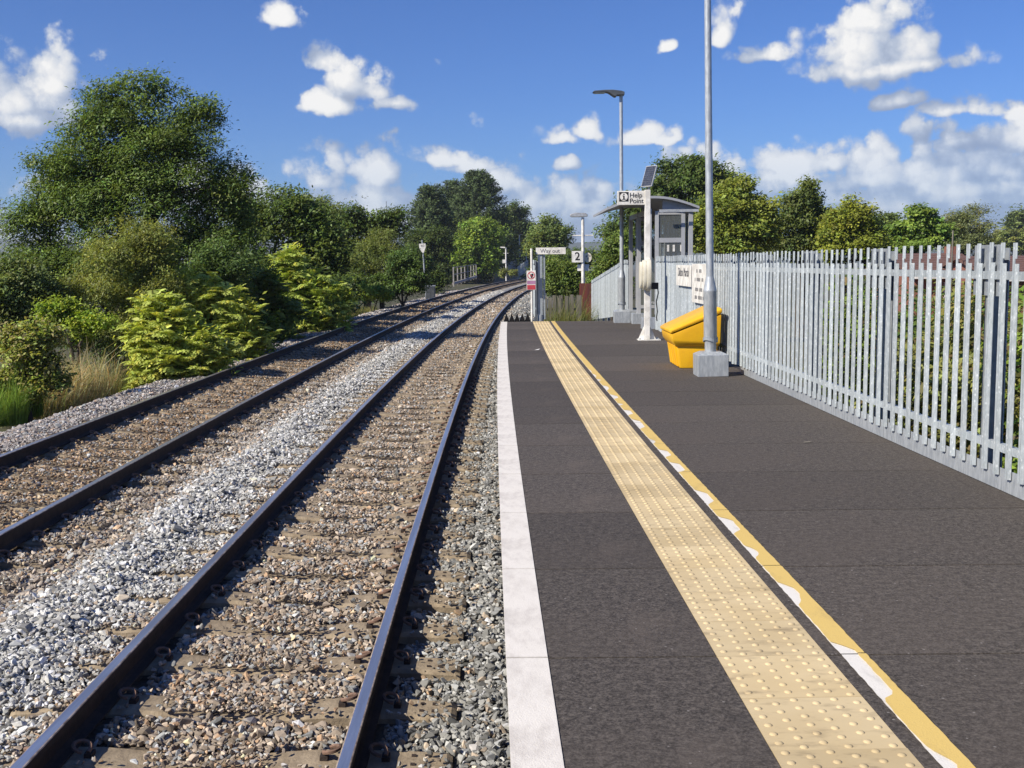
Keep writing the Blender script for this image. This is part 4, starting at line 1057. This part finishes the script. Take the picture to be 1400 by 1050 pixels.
mb = MB(); mb.add([(0, 0, 0), (.05, .0, .003), (.055, .02, .006), (.0, .015, .004)], [(0, 1, 2, 3)]); o = tag(mb.build('leaf_scrap', M['grey_wood']), 'small dry leaf lying on the platform near the fence', 'litter'); o.location = (2.3, 8.55, .006)

# ------------------------------------------------------------------ vegetation
def orient(nrm, r_):
    """two tangents for every normal"""
    t = r_.normal(size=nrm.shape); t -= nrm * (t * nrm).sum(1)[:, None]; t /= np.linalg.norm(t, axis=1)[:, None] + 1e-9
    return t, np.cross(nrm, t)
def leaf_quads(P, N, T, B, L, Wd, droop=0.0):
    """folded leaf: base, left, tip, right"""
    L = L[:, None]; Wd = Wd[:, None]
    v0 = P - T * L * .5; v2 = P + T * L * .5 - N * L * droop
    v1 = P + B * Wd * .5 + N * Wd * .18; v3 = P - B * Wd * .5 + N * Wd * .18
    return np.stack([v0, v1, v2, v3], 1).reshape(-1, 3)
def crown(lobes, n, leaf, col, r_, per=42, spread=0.20, upb=0.55, shell=0.72, asp=0.5, lum=0.32, hue=0.12, tip=None, flat=1.0, mat_='leaf', fill=0.3, droop=0.1, subs=None):
    """leaves gathered in clumps spread through the lobes of a crown"""
    n = int(n * 1.9); leaf = leaf * .95; col = (col[0] * 2.45, col[1] * 2.5, col[2] * 1.75); hue = hue * .5
    C = np.array([l[0] for l in lobes], float); Rd = np.array([l[1] for l in lobes], float)
    area = (Rd.prod(1)) ** (2 / 3); area /= area.sum()
    ks = 15 if subs is None else subs                     # every lobe breaks up into boughs
    sl = np.repeat(np.arange(len(lobes)), ks); sd = r_.normal(size=(len(sl), 3)); sd[:, 2] += .25; sd /= np.linalg.norm(sd, axis=1)[:, None]
    C0, R0 = C, Rd
    C = C0[sl] + sd * R0[sl] * r_.uniform(.45, .92, (len(sl), 1)); Rd = R0[sl] * r_.uniform(.28, .5, (len(sl), 1))
    C = np.concatenate([C, C0]); Rd = np.concatenate([Rd, R0 * .72]); area = np.concatenate([np.repeat(area, ks) / ks * r_.uniform(.7, 1.3, len(sl)), area * .25]); area /= area.sum()
    nc = max(8, n // per)
    li = r_.choice(len(C), nc, p=area)
    d = r_.normal(size=(nc, 3)); d[:, 2] = np.where(d[:, 2] < -0.3, -d[:, 2], d[:, 2]); d /= np.linalg.norm(d, axis=1)[:, None]
    rad = shell + (1 - shell) * r_.uniform(0, 1.0, nc)
    inner = r_.uniform(size=nc) < fill; rad[inner] = r_.uniform(.25, shell, inner.sum())
    bump = 1 + 0.13 * np.sin(d[:, 0] * 6 + li * 2.1) * np.cos(d[:, 2] * 7 + li) + 0.08 * np.sin(d[:, 1] * 13 + li)
    cc = C[li] + d * Rd[li] * (rad * bump)[:, None]
    size = np.exp(r_.normal(0, .3, nc)) * spread * .85
    ci = np.repeat(np.arange(nc), per)
    off = np.clip(r_.normal(size=(len(ci), 3)), -1.7, 1.7) * size[ci][:, None]; off[:, 2] *= .75 * flat
    P = cc[ci] + off
    out = d[ci] * 1.0
    N = out * .45 + np.array([0, 0, upb]) - np.array(light_dir) * .75 + r_.normal(size=out.shape) * .6
    N /= np.linalg.norm(N, axis=1)[:, None]
    T, B = orient(N, r_); T = T + out * .35 + np.array([0, 0, -droop * 2]); T -= N * (T * N).sum(1)[:, None]; T /= np.linalg.norm(T, axis=1)[:, None] + 1e-9; B = np.cross(N, T)
    L = leaf * np.exp(r_.normal(0, .28, len(P)))
    V = leaf_quads(P, N, T, B, L, L * asp, .12)
    cl = np.array(col, float)[None] * np.exp(r_.normal(0, lum, nc))[ci][:, None] * np.exp(r_.normal(0, .13, len(P)))[:, None]
    h = r_.normal(0, hue, nc)[ci]; cl[:, 0] *= np.exp(h * 1.3); cl[:, 2] *= np.exp(-h)
    if tip is not None:
        k = r_.uniform(size=len(P)) < tip[1]; cl[k] = np.array(tip[0]) * np.exp(r_.normal(0, .2, k.sum()))[:, None]
    cl = np.clip(cl, .004, .6)
    F = np.arange(len(V)).reshape(-1, 4)
    return np_mesh('crown', V, F, M[mat_], np.repeat(cl, 4, 0))
def trunk(base, tops, r0, r_):
    mb = MB(); base = Vector(base)
    mean = sum((Vector(t) for t in tops), Vector()) / len(tops)
    fork = base + (mean - base) * .38; fork.x = base.x * .6 + fork.x * .4
    mb.tube([base - Vector((0, 0, .4)), base + (fork - base) * .5 + Vector((r_.normal() * r0 * .3, 0, 0)), fork], [r0 * 1.25, r0 * .95, r0 * .78], 9)
    for t in tops:
        t = Vector(t); mid = fork + (t - fork) * .5 + Vector((r_.normal(), r_.normal(), abs(r_.normal()))) * (t - fork).length * .07
        mb.tube([fork - Vector((0, 0, r0 * .4)), mid, t], [r0 * .55, r0 * .34, r0 * .1], 6)
        for k in range(3):
            q = mid + Vector((r_.normal(), r_.normal(), r_.uniform(0, 1))) * (t - fork).length * .16
            mb.tube([mid, mid + (q - mid) * .5, q], [r0 * .24, r0 * .15, r0 * .05], 5)
    return mb.build('trunk', M['bark'], None, smooth=True)
SEED = [50]
def plant(name, label, cat, puffs, Y, n, leaf, col, zbase=-1.9, depth=0.8, group=None, trunk_r=None, stems=False, **kw):
    """puffs: (x, y, half-width, half-height[, dY]) outlines in photograph pixels at distance Y"""
    SEED[0] += 1; r_ = np.random.default_rng(SEED[0]); s = Y / FPX
    lobes = []
    for p in puffs:
        dy = p[4] if len(p) > 4 else 0.0
        c = at(p[0], p[1], Y + dy); k = (Y + dy) / FPX
        rx, rz = p[2] * k, p[3] * k
        lobes.append((c, (rx, max(.35, rx * depth), rz)))
    base = np.array([np.mean([l[0][0] for l in lobes]), Y, zbase])
    root = thing(name, label, cat, tuple(base), group=group)
    me = crown(lobes, n, leaf, col, r_, **kw)
    c = link('crown' if not stems else 'foliage', me, root); c.location = -Vector(base)
    tr = trunk(base, [l[0] + np.array([0, 0, .1 * l[1][2]]) for l in lobes[:7]], trunk_r or 0.05 * (lobes[0][0][2] - zbase), r_)
    tr.name = 'trunk' if not stems else 'stem'; tr.parent = root; tr.location = -Vector(base)
    return root
DG = (.040, .066, .020); MG = (.062, .092, .026); OL = (.085, .098, .034); YG = (.105, .130, .024); SG = (.075, .092, .045)
TL = 'trees along the embankment'; TR = 'trees behind the platform fence'
# left of the line
plant('ash_tree', 'large dark rounded ash tree towering over the embankment bushes', 'tree',
      [(190, 190, 85, 78), (120, 215, 62, 70), (255, 235, 72, 80), (215, 300, 115, 95), (95, 300, 70, 70), (305, 300, 52, 62), (45, 330, 48, 62), (160, 390, 120, 70), (285, 380, 75, 70), (20, 390, 48, 55, -3), (205, 128, 38, 28), (140, 150, 34, 30), (275, 170, 34, 34), (70, 250, 36, 44), (60, 380, 60, 50), (240, 400, 90, 55), (325, 260, 30, 40), (180, 260, 80, 60)],
      33, 100000, .108, (.054, .078, .026), per=30, spread=.21, asp=.36, group=TL, mat_='leaf_gloss', lum=.34, droop=.22, depth=.75)
plant('olive_bush', 'tall olive green feathery bush leaning before the large ash tree', 'bush',
      [(185, 360, 62, 52), (130, 410, 62, 46), (215, 420, 52, 52), (165, 455, 75, 34), (205, 335, 35, 30)], 27.0, 26000, .075, (.088, .098, .036), per=34, spread=.15, asp=.34, stems=True, zbase=-1.7, upb=.3)
plant('dark_hedge_bush', 'dense dark glossy bush in the hollow left of the sumac', 'bush', [(240, 440, 60, 45), (300, 400, 65, 60), (130, 470, 50, 30)], 29.0, 15000, .085, (.040, .062, .022), stems=True, zbase=-1.8, mat_='leaf_gloss', spread=.16)
plant('silver_bush', 'grey green leafy bush at the outer end of the embankment', 'bush', [(30, 400, 50, 48), (60, 440, 42, 40), (5, 440, 40, 50)], 26.0, 13000, .09, (.070, .090, .042), stems=True, zbase=-1.8, mat_='leaf_gloss', spread=.14)
plant('bramble', 'pale browning bramble bush beside the dry grass tuft', 'bush', [(22, 490, 38, 40), (50, 470, 30, 30), (60, 520, 36, 34), (10, 530, 30, 26)], 20.0, 9000, .085, (.105, .125, .045), stems=True, zbase=-1.7, tip=((.34, .30, .13), .3), spread=.12)
plant('green_shoots', 'bright green leafy shrub behind the dry grass tuft', 'bush', [(80, 435, 36, 22), (120, 450, 30, 25)], 24, 5000, .07, (.12, .16, .03), stems=True, zbase=-1.7, spread=.1)
plant('hedge_tree', 'broad dark green hedge tree next to the large ash', 'tree',
      [(385, 305, 55, 52), (345, 330, 45, 60), (420, 335, 48, 55), (400, 385, 62, 50), (345, 390, 50, 45), (440, 380, 40, 45)], 46, 24000, .15, (.048, .068, .022), group=TL, spread=.27, zbase=-1.6)
plant('willow_tree', 'grey green willow shaped tree between the hedge trees', 'tree', [(415, 290, 30, 32), (440, 320, 32, 42)], 52, 8000, .15, (.070, .088, .04), group=TL, asp=.3, spread=.25, zbase=-1.6)
plant('hedge_tree', 'low rounded dark hedge tree under the distant mast', 'tree', [(490, 325, 36, 40), (460, 330, 30, 42), (525, 315, 26, 28), (480, 375, 55, 40), (540, 310, 18, 22)], 66, 17000, .18, (.042, .060, .020), group=TL, spread=.3, zbase=-1.6)
plant('feathery_bush', 'tall feathery pale green bush next to the speed sign', 'bush', [(522, 355, 32, 36), (500, 370, 30, 34), (540, 375, 26, 28)], 60, 9000, .12, (.078, .094, .036), stems=True, asp=.28, spread=.2, zbase=-1.6, upb=.2)
plant('round_dark_bush', 'round dark bush at the foot of the speed sign', 'bush', [(550, 375, 30, 32), (565, 392, 22, 16), (535, 392, 24, 18)], 58, 9000, .12, (.040, .064, .020), stems=True, spread=.16, zbase=-1.5, mat_='leaf_gloss')
plant('light_bush', 'small light green bush growing at the ballast edge', 'bush', [(498, 405, 14, 14), (520, 402, 20, 12)], 54, 3500, .1, (.12, .155, .03), stems=True, spread=.1, zbase=-1.5)
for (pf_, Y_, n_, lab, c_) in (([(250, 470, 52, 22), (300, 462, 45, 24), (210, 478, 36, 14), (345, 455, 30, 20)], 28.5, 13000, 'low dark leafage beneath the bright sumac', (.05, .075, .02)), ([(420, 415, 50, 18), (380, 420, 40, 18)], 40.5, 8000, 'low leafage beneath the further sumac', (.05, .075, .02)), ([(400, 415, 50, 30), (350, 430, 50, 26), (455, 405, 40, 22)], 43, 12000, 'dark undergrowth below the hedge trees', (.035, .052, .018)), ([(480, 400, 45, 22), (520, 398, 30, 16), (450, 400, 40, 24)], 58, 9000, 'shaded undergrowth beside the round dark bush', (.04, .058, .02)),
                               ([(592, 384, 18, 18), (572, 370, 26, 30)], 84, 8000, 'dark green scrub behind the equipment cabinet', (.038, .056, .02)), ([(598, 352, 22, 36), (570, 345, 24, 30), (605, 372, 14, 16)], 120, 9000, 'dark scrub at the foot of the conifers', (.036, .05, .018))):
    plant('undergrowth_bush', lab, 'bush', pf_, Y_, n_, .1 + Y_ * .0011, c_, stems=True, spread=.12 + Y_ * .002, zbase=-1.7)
plant('bright_tree', 'bright yellow green broadleaf tree above the bridge railing', 'tree', [(655, 325, 30, 24), (640, 345, 32, 26), (668, 345, 22, 28), (634, 364, 26, 16), (664, 366, 20, 16)], 156, 17000, .34, (.082, .118, .026), group=TL, spread=.5, zbase=-2)
def conifer(label, px, ytop, ybot, hw, Y, n):
    SEED[0] += 1; r_ = np.random.default_rng(SEED[0]); tp = at(px, ytop, Y); bt = at(px, ybot, Y); H = tp[2] - bt[2]; Rm = hw * Y / FPX
    root = thing('conifer_tree', label, 'tree', tuple(bt), group='tall conifers beyond the bridge')
    nb_ = n // 60; u = r_.uniform(0, 1, nb_) ** .8; a = r_.uniform(0, 2 * math.pi, nb_)
    rad = Rm * (1 - u) ** .62 * r_.uniform(.72, 1.06, nb_) * (1 + .12 * np.sin(a * 3 + u * 9)) + .12
    base = np.stack([rad * np.cos(a), rad * np.sin(a), H * (.03 + .95 * u)], -1)
    out = np.stack([np.cos(a), np.sin(a), np.full(nb_, .55)], -1); out /= np.linalg.norm(out, axis=1)[:, None]
    ci = np.repeat(np.arange(nb_), 60); t = r_.uniform(-.9, .6, len(ci)) * (1.5 + .5 * r_.uniform(size=nb_))[ci]
    P = base[ci] + out[ci] * t[:, None] + r_.normal(size=(len(ci), 3)) * (.24 - .08 * t)[:, None]; P[:, 2] -= .12 * t ** 2
    N = r_.normal(size=P.shape) + out[ci] * .4 - np.array(light_dir) * .8; N /= np.linalg.norm(N, axis=1)[:, None]
    T = out[ci] + r_.normal(size=P.shape) * .45; T -= N * (T * N).sum(1)[:, None]; T /= np.linalg.norm(T, axis=1)[:, None]; B = np.cross(N, T)
    L = .42 * np.exp(r_.normal(0, .25, len(P)))
    V = leaf_quads(P, N, T, B, L, L * .3)
    c = np.array((.068, .10, .034)) * np.exp(r_.normal(0, .3, nb_))[ci][:, None] * np.exp(r_.normal(0, .2, len(P)))[:, None]
    link('crown', np_mesh('crown', V, np.arange(len(V)).reshape(-1, 4), M['needle'], np.repeat(c, 4, 0)), root)
    MB().tube([(0, 0, -.5), (0, 0, H * .5), (0, 0, H * .96)], [.35, .22, .04], 8).build('trunk', M['bark'], root, smooth=True)
conifer('tallest pointed dark conifer behind the bright broadleaf tree', 655, 234, 392, 64, 170, 46000)
conifer('slimmer pointed conifer standing on the bush side of the tallest one', 590, 254, 390, 44, 158, 30000)
conifer('middle conifer overlapping the tallest one', 622, 246, 392, 48, 178, 26000)
plant('shaded_tree', 'dark shaded broadleaf tree behind the far platform', 'tree', [(700, 300, 22, 26), (690, 335, 26, 34), (714, 325, 18, 34), (728, 345, 16, 22), (712, 352, 26, 22)], 215, 16000, .42, (.034, .050, .018), group=TL, spread=.6, zbase=-3)
plant('platform_end_bush', 'small pale bush below the sign of the far platform lamp', 'bush', [(688, 374, 6, 6), (702, 375, 6, 6)], 150, 1500, .2, (.09, .1, .04), stems=True, spread=.2, zbase=-1.2)
# between the line and the ramp
plant('grey_green_tree', 'loose grey green tree behind the way out board', 'tree', [(750, 322, 26, 24), (768, 330, 16, 20), (735, 335, 18, 18), (752, 345, 28, 14)], 118, 9000, .27, (.066, .086, .036), spread=.4, zbase=-4)
plant('ramp_bush', 'dense bush growing behind the weathered board fence', 'bush', [(768, 382, 26, 24), (785, 376, 16, 16), (752, 375, 16, 22), (770, 400, 28, 14)], 49, 11000, .10, (.060, .084, .026), stems=True, spread=.16, zbase=-2)
plant('hedge_shrub', 'leafy shrub between the slim lamp post and the ramp fence', 'bush', [(838, 365, 22, 28), (820, 385, 16, 18), (850, 350, 22, 26), (840, 392, 30, 20)], 48, 12000, .12, (.066, .092, .028), stems=True, spread=.18, zbase=-2.4)
plant('dark_thicket', 'dark thicket behind the way out board', 'bush', [(745, 372, 22, 14), (770, 358, 26, 12), (800, 356, 22, 12)], 92, 6000, .2, (.038, .055, .02), stems=True, spread=.3, zbase=-3)
# behind the platform fence
plant('oak_tree', 'wide dark oak tree rising behind the shelter', 'tree', [(935, 262, 52, 42), (975, 262, 40, 34), (905, 285, 42, 40), (860, 300, 26, 30), (930, 310, 75, 40), (850, 330, 28, 30), (990, 295, 35, 40), (948, 235, 34, 20)], 74, 26000, .22, (.040, .058, .018), group=TR, spread=.36, zbase=-3)
plant('maple_tree', 'sunlit yellow green rounded tree beside the lamp column', 'tree', [(1012, 290, 42, 42), (985, 305, 34, 40), (1035, 315, 30, 38), (1000, 335, 52, 32), (960, 330, 24, 30)], 54, 22000, .17, (.088, .104, .026), group=TR, spread=.26, zbase=-3, upb=.7)
plant('round_tree', 'grey green round topped tree with dark base', 'tree', [(1097, 285, 34, 34), (1085, 310, 34, 32), (1118, 315, 24, 30), (1090, 338, 48, 24)], 60, 17000, .17, (.064, .080, .030), group=TR, spread=.24, zbase=-3)
plant('golden_tree', 'yellowish green tree with a broad flat crown', 'tree', [(1165, 305, 34, 26), (1145, 322, 28, 24), (1190, 325, 24, 24), (1165, 342, 45, 18)], 58, 14000, .17, (.098, .112, .024), group=TR, spread=.24, zbase=-3, upb=.7)
plant('distant_tree', 'small darker tree peeping between two nearer crowns', 'tree', [(1210, 312, 24, 20), (1215, 335, 30, 18)], 92, 5000, .26, (.048, .066, .026), group=TR, spread=.35, zbase=-4)
plant('layered_tree', 'bright green tree with layered drooping branches', 'tree', [(1255, 300, 26, 20), (1240, 318, 26, 18), (1272, 322, 26, 22), (1250, 336, 42, 14), (1225, 335, 22, 14)], 62, 13000, .18, (.080, .118, .032), group=TR, spread=.22, zbase=-3, flat=.55)
plant('silvery_tree', 'pale silvery green tree behind the house chimney', 'tree', [(1322, 308, 30, 24), (1300, 322, 22, 22), (1345, 325, 18, 22), (1320, 336, 38, 16)], 88, 11000, .2, (.088, .098, .055), group=TR, asp=.28, spread=.3, zbase=-4)
plant('hillside_tree', 'dark tree standing on the far hillside', 'tree', [(1392, 310, 16, 22), (1408, 318, 24, 28)], 230, 5000, .6, (.045, .06, .024), group=TR, spread=.8, zbase=-5)
plant('hillside_tree', 'paler scrubby tree low on the far hillside', 'tree', [(1362, 334, 18, 12), (1380, 328, 18, 16), (1400, 335, 30, 20), (1440, 325, 40, 30)], 200, 7000, .5, (.078, .09, .035), group=TR, spread=.6, zbase=-5)
for i, (x, y, rx, rz, h_, lab, c) in enumerate(((4.6, 8.2, 1.0, 1.5, -.45, 'green bramble clump close behind the palisade fence posts', (.072, .105, .024)), (4.8, 11.2, 1.1, 1.7, -.4, 'browning bramble clump seen through the palisade gaps', (.085, .088, .036)),
                                        (4.9, 14.5, 1.1, 1.9, -.45, 'dark bramble clump behind the grit bin and fence', (.05, .072, .022)), (4.5, 5.6, .9, 1.4, -.6, 'sunlit bramble clump behind the nearest palings', (.088, .125, .026)), (7.5, 13.5, 2.0, 1.5, -.9, 'wide leafy hedge growing beyond the brambles', (.06, .088, .026)),
                                        (8.0, 20, 2.2, 1.6, -.7, 'tall leafy hedge beside the brick house garden', (.052, .075, .024)))):
    r_ = np.random.default_rng(700 + i); root = thing('bramble_clump', lab, 'bush', (x, y, -2.2), group='undergrowth behind the palisade fence')
    lobes = [((x, y, h_ + .0), (rx, 1.5, rz)), ((x + .3, y + 1.0, h_ - .3), (rx, 1.2, rz * .85)), ((x + .2, y - 1.0, h_ - .3), (rx, 1.2, rz * .85))]
    me = crown(lobes, 9500, .085, c, r_, spread=.14, tip=((.16, .12, .055), .12))
    link('foliage', me, root).location = (-x, -y, 2.2)
    mb = MB()
    for k in range(9):
        a, q = r_.uniform(0, 6.28), r_.uniform(.3, 1)
        mb.tube([(r_.normal() * .2, r_.normal() * .3, -.2), (math.cos(a) * q * .5, math.sin(a) * q, 1.2), (math.cos(a) * q, math.sin(a) * q * 1.6, 1.7 + q * .5)], [.02, .015, .006], 5)
    mb.build('stem', M['bark'], root)

# staghorn sumac: rosettes of long arching pinnate leaves
def sumac(label, puffs, Y, nros, col, zbase=-1.5, frond=.36):
    SEED[0] += 1; r_ = np.random.default_rng(SEED[0]); V, C = [], []; stems = MB()
    root = thing('sumac_bush', label, 'bush', (*at(puffs[0][0], 0, Y)[:2], zbase), group='yellow green sumac on the embankment')
    rp = Vector(root.location); w = np.array([p[2] * p[3] for p in puffs], float); w /= w.sum()
    nros = int(nros * 1.5)
    lobes = [(at(p[0], p[1], Y), (p[2] * Y / FPX * .95, p[2] * Y / FPX * .75, p[3] * Y / FPX)) for p in puffs]
    lobes += [((l[0][0], l[0][1], (l[0][2] + zbase) / 2), (l[1][0] * .95, l[1][1], max(.3, (l[0][2] - zbase) * .55))) for l in lobes]
    bm_ = crown(lobes, 5200, frond * .42, tuple(k / 2.4 for k in col), r_, spread=.15, asp=.34, droop=.35, lum=.2, subs=8, per=20)
    bm_.name = 'foliage'; link('foliage', bm_, root).location = -rp
    for q in range(nros):
        p = puffs[r_.choice(len(puffs), p=w)]; k = Y / FPX; c = at(p[0], p[1], Y)
        d = r_.normal(size=3); d[2] = d[2] * 1.1 + .05; d[1] -= .35; d[0] += .15; d /= np.linalg.norm(d); rr = r_.uniform(.3, 1.12)
        o = c + d * np.array([p[2] * k, p[2] * k * .8, p[3] * k]) * rr
        if r_.uniform() < .38: o[2] = r_.uniform(zbase + .1, max(o[2], zbase + .3)); o[1] -= .25
        tv = r_.normal(size=2) * .3
        if q % 14 == 0: 
            b_ = Vector((o[0] * .6 + rp.x * .4 + r_.normal() * .3, o[1] + .6, zbase - .2)); stems.tube([b_ - rp, (b_ * .5 + Vector(o) * .5) - rp + Vector((0, .1, .1)), Vector(o) - rp], [.028, .02, .01], 5)
        nf = r_.integers(7, 11); a0 = r_.uniform(0, 6.28)
        for f in range(nf):
            a = a0 + f * 6.283 / nf + r_.normal(0, .2); h = np.array([math.cos(a), math.sin(a), 0.0]) + np.array([d[0], d[1], 0]) * .9
            h /= np.linalg.norm(h[:2]) + .15; fl = frond * r_.uniform(.7, 1.15); ns = 6
            t = np.linspace(.08, 1, ns); rise = r_.uniform(.5, 1.1)
            mid = o + h * (t * fl * .88)[:, None]; mid[:, 2] += fl * (t * float(h[0] * tv[0] + h[1] * tv[1]) + rise * t - (rise - .12) * t ** 1.9)
            tan = np.gradient(mid, axis=0); tan /= np.linalg.norm(tan, axis=1)[:, None]
            side = np.cross(tan, [0, 0, 1.0]); side /= np.linalg.norm(side, axis=1)[:, None] + 1e-6; nr = np.cross(side, tan)
            ll = fl * .36 * np.sin(np.pi * np.clip(t * .86 + .12, 0, 1)) ** .7
            for sg in (-1, 1):
                dirn = side * sg * .86 + tan * .42 - nr * .2; dirn /= np.linalg.norm(dirn, axis=1)[:, None]
                wv_ = tan * (fl * .095)
                v0 = mid - wv_ * .6; v2 = mid + dirn * ll[:, None]; v1 = mid + dirn * (ll * .45)[:, None] - wv_; v3 = mid + dirn * (ll * .45)[:, None] + wv_ * 1.2
                V.append(np.stack([v0, v1, v2, v3], 1).reshape(-1, 3))
                cl = np.array(col) * np.exp(r_.normal(0, .14)) * np.ones((ns, 1)) * np.exp(r_.normal(0, .1, (ns, 1))); 
                if r_.uniform() < .16: cl *= (1.2, 1.0, .8)
                C.append(np.repeat(cl, 4, 0))
    V = np.concatenate(V); me = np_mesh('foliage', V, np.arange(len(V)).reshape(-1, 4), M['leaf_gloss'], np.concatenate(C))
    link('foliage', me, root).location = -rp
    stems.build('stem', M['bark'], root)
SU = (.49, .565, .14)
sumac('bright sumac bush nearest the dry grass at the ballast edge', [(215, 440, 36, 32), (250, 460, 38, 28), (205, 470, 28, 22), (280, 470, 24, 18), (235, 482, 52, 12), (300, 478, 22, 10)], 23.5, 170, SU)
sumac('tall bright sumac bush behind the first sumac', [(270, 405, 42, 30), (320, 430, 40, 34), (255, 430, 36, 26), (335, 455, 28, 16), (330, 462, 42, 12)], 27.5, 160, SU)
sumac('bright sumac bush with drooping fronds further along the ballast', [(420, 400, 34, 30), (455, 405, 28, 22), (395, 375, 24, 30), (400, 405, 26, 24), (430, 424, 46, 11), (385, 428, 30, 12)], 39, 150, (.46, .56, .14), frond=.46)
sumac('shaded green sumac in the gap before the hedge trees', [(360, 400, 30, 26), (345, 420, 32, 22), (385, 425, 30, 16), (360, 438, 36, 14)], 35, 110, (.20, .28, .07), frond=.44)

# grasses
def grass(name, label, spots, h, col, r_, n, kind='stuff', cat='grass', wid=.006, lean=.35):
    """spots: (x, y, z, radius x, radius y)"""
    sp = np.array(spots, float); w = sp[:, 3] * sp[:, 4]; w /= w.sum(); k = r_.choice(len(sp), n, p=w)
    a, q = r_.uniform(0, 6.283, n), np.sqrt(r_.uniform(0, 1, n))
    b0 = np.stack([sp[k, 0] + sp[k, 3] * q * np.cos(a), sp[k, 1] + sp[k, 4] * q * np.sin(a), sp[k, 2]], -1)
    H = h * np.exp(r_.normal(0, .3, n)); ld = r_.normal(size=(n, 2)) * lean; ld[:, 0] += .12
    mid = b0 + np.stack([ld[:, 0] * H * .35, ld[:, 1] * H * .35, H * .58], -1); tip = b0 + np.stack([ld[:, 0] * H, ld[:, 1] * H, H * (1 - .35 * np.hypot(*ld.T))], -1)
    th = r_.uniform(0, 3.14, n); wv_ = np.stack([np.cos(th), np.sin(th), np.zeros(n)], -1) * (wid * np.exp(r_.normal(0, .3, n)))[:, None]
    V = np.stack([b0 - wv_, b0 + wv_, mid + wv_ * .8, mid - wv_ * .8, mid - wv_ * .8, mid + wv_ * .8, tip + wv_ * .12, tip - wv_ * .12], 1).reshape(-1, 3)
    c = np.array(col)[None] * np.exp(r_.normal(0, .3, n))[:, None]; hh = r_.normal(0, .15, n); c[:, 0] *= np.exp(hh)
    o = link(name, np_mesh(name, V, np.arange(len(V)).reshape(-1, 4), M['grass'], np.repeat(c, 8, 0)))
    tag(o, label, cat, kind=kind); return o
def P0(px, py, z): 
    d = ray(px, py); t = (z - CAMH) / d[2]; return np.array([d[0] * t, d[1] * t, z])
r_ = np.random.default_rng(91)
def sp(px, py, rx, ry, z=-1.25): p = P0(px, py, z); return (p[0], p[1], z - .1, rx, ry)
grass('dry_grass', 'tall tuft of dry straw coloured grass by the ballast edge', [sp(85, 548, .5, .5), (-9.6, 21.6, -1.5, .7, .8), sp(120, 540, .6, .6)],   .8, (.50, .45, .27), r_, 2600, wid=.0055, lean=.42)
grass('verge_grass', 'short mixed grass along the ballast edge of the embankment', [sp(150, 533, .9, .9), sp(200, 508, .9, 1.1), sp(250, 505, .6, 1), (-9.5, 24, -1.5, .9, 4), (-9.7, 32, -1.5, .8, 6), (-9.3, 45, -1.5, .8, 8), (-8.6, 60, -1.5, .8, 8)],   .42, (.20, .21, .07), r_, 15000, wid=.006)
grass('horsetail', 'fine bright green feathery horsetails at the embankment foot', [sp(8, 572, .35, .4), sp(38, 562, .25, .3), (-9.4, 18.6, -1.5, .5, .5)],   .55, (.22, .33, .06), r_, 6500, wid=.004, lean=.25)
grass('fence_grass', 'long pale grass growing over the weathered board fence', [(*at(760, 430, 35.8)[:2], -1.5, .8, .4), (*at(782, 430, 37.2)[:2], -1.4, .6, .4)], 1.0, (.20, .22, .07), r_, 4200, wid=.008, lean=.25)
grass('bank_grass', 'rough grass covering the bank behind the palisade fence', [(4.2, 6, -2.1, .8, 3), (4.6, 12, -2.2, 1, 5), (6, 18, -2.4, 2, 6), (2.0, 33, -1.8, .8, 5), (.6, 30.5, -1.5, .8, 2.5)], .5, (.11, .125, .035), r_, 12000, wid=.007)

# ------------------------------------------------------------------ the air
def haze():
    mb = MB().box((-9300, -200, -40), (9300, 12300, 88)); mt = bpy.data.materials.new('haze'); mt.use_nodes = True
    nt = mt.node_tree; nt.nodes.clear(); o = nt.nodes.new('ShaderNodeOutputMaterial'); v = nt.nodes.new('ShaderNodeVolumePrincipled')
    v.inputs['Color'].default_value = (0.80, 0.88, 1.0, 1); v.inputs['Density'].default_value = 2.2e-4; v.inputs['Anisotropy'].default_value = 0.2
    nt.links.new(v.outputs[0], o.inputs['Volume'])
    tag(mb.build('haze', mt), kind='stuff')
haze()
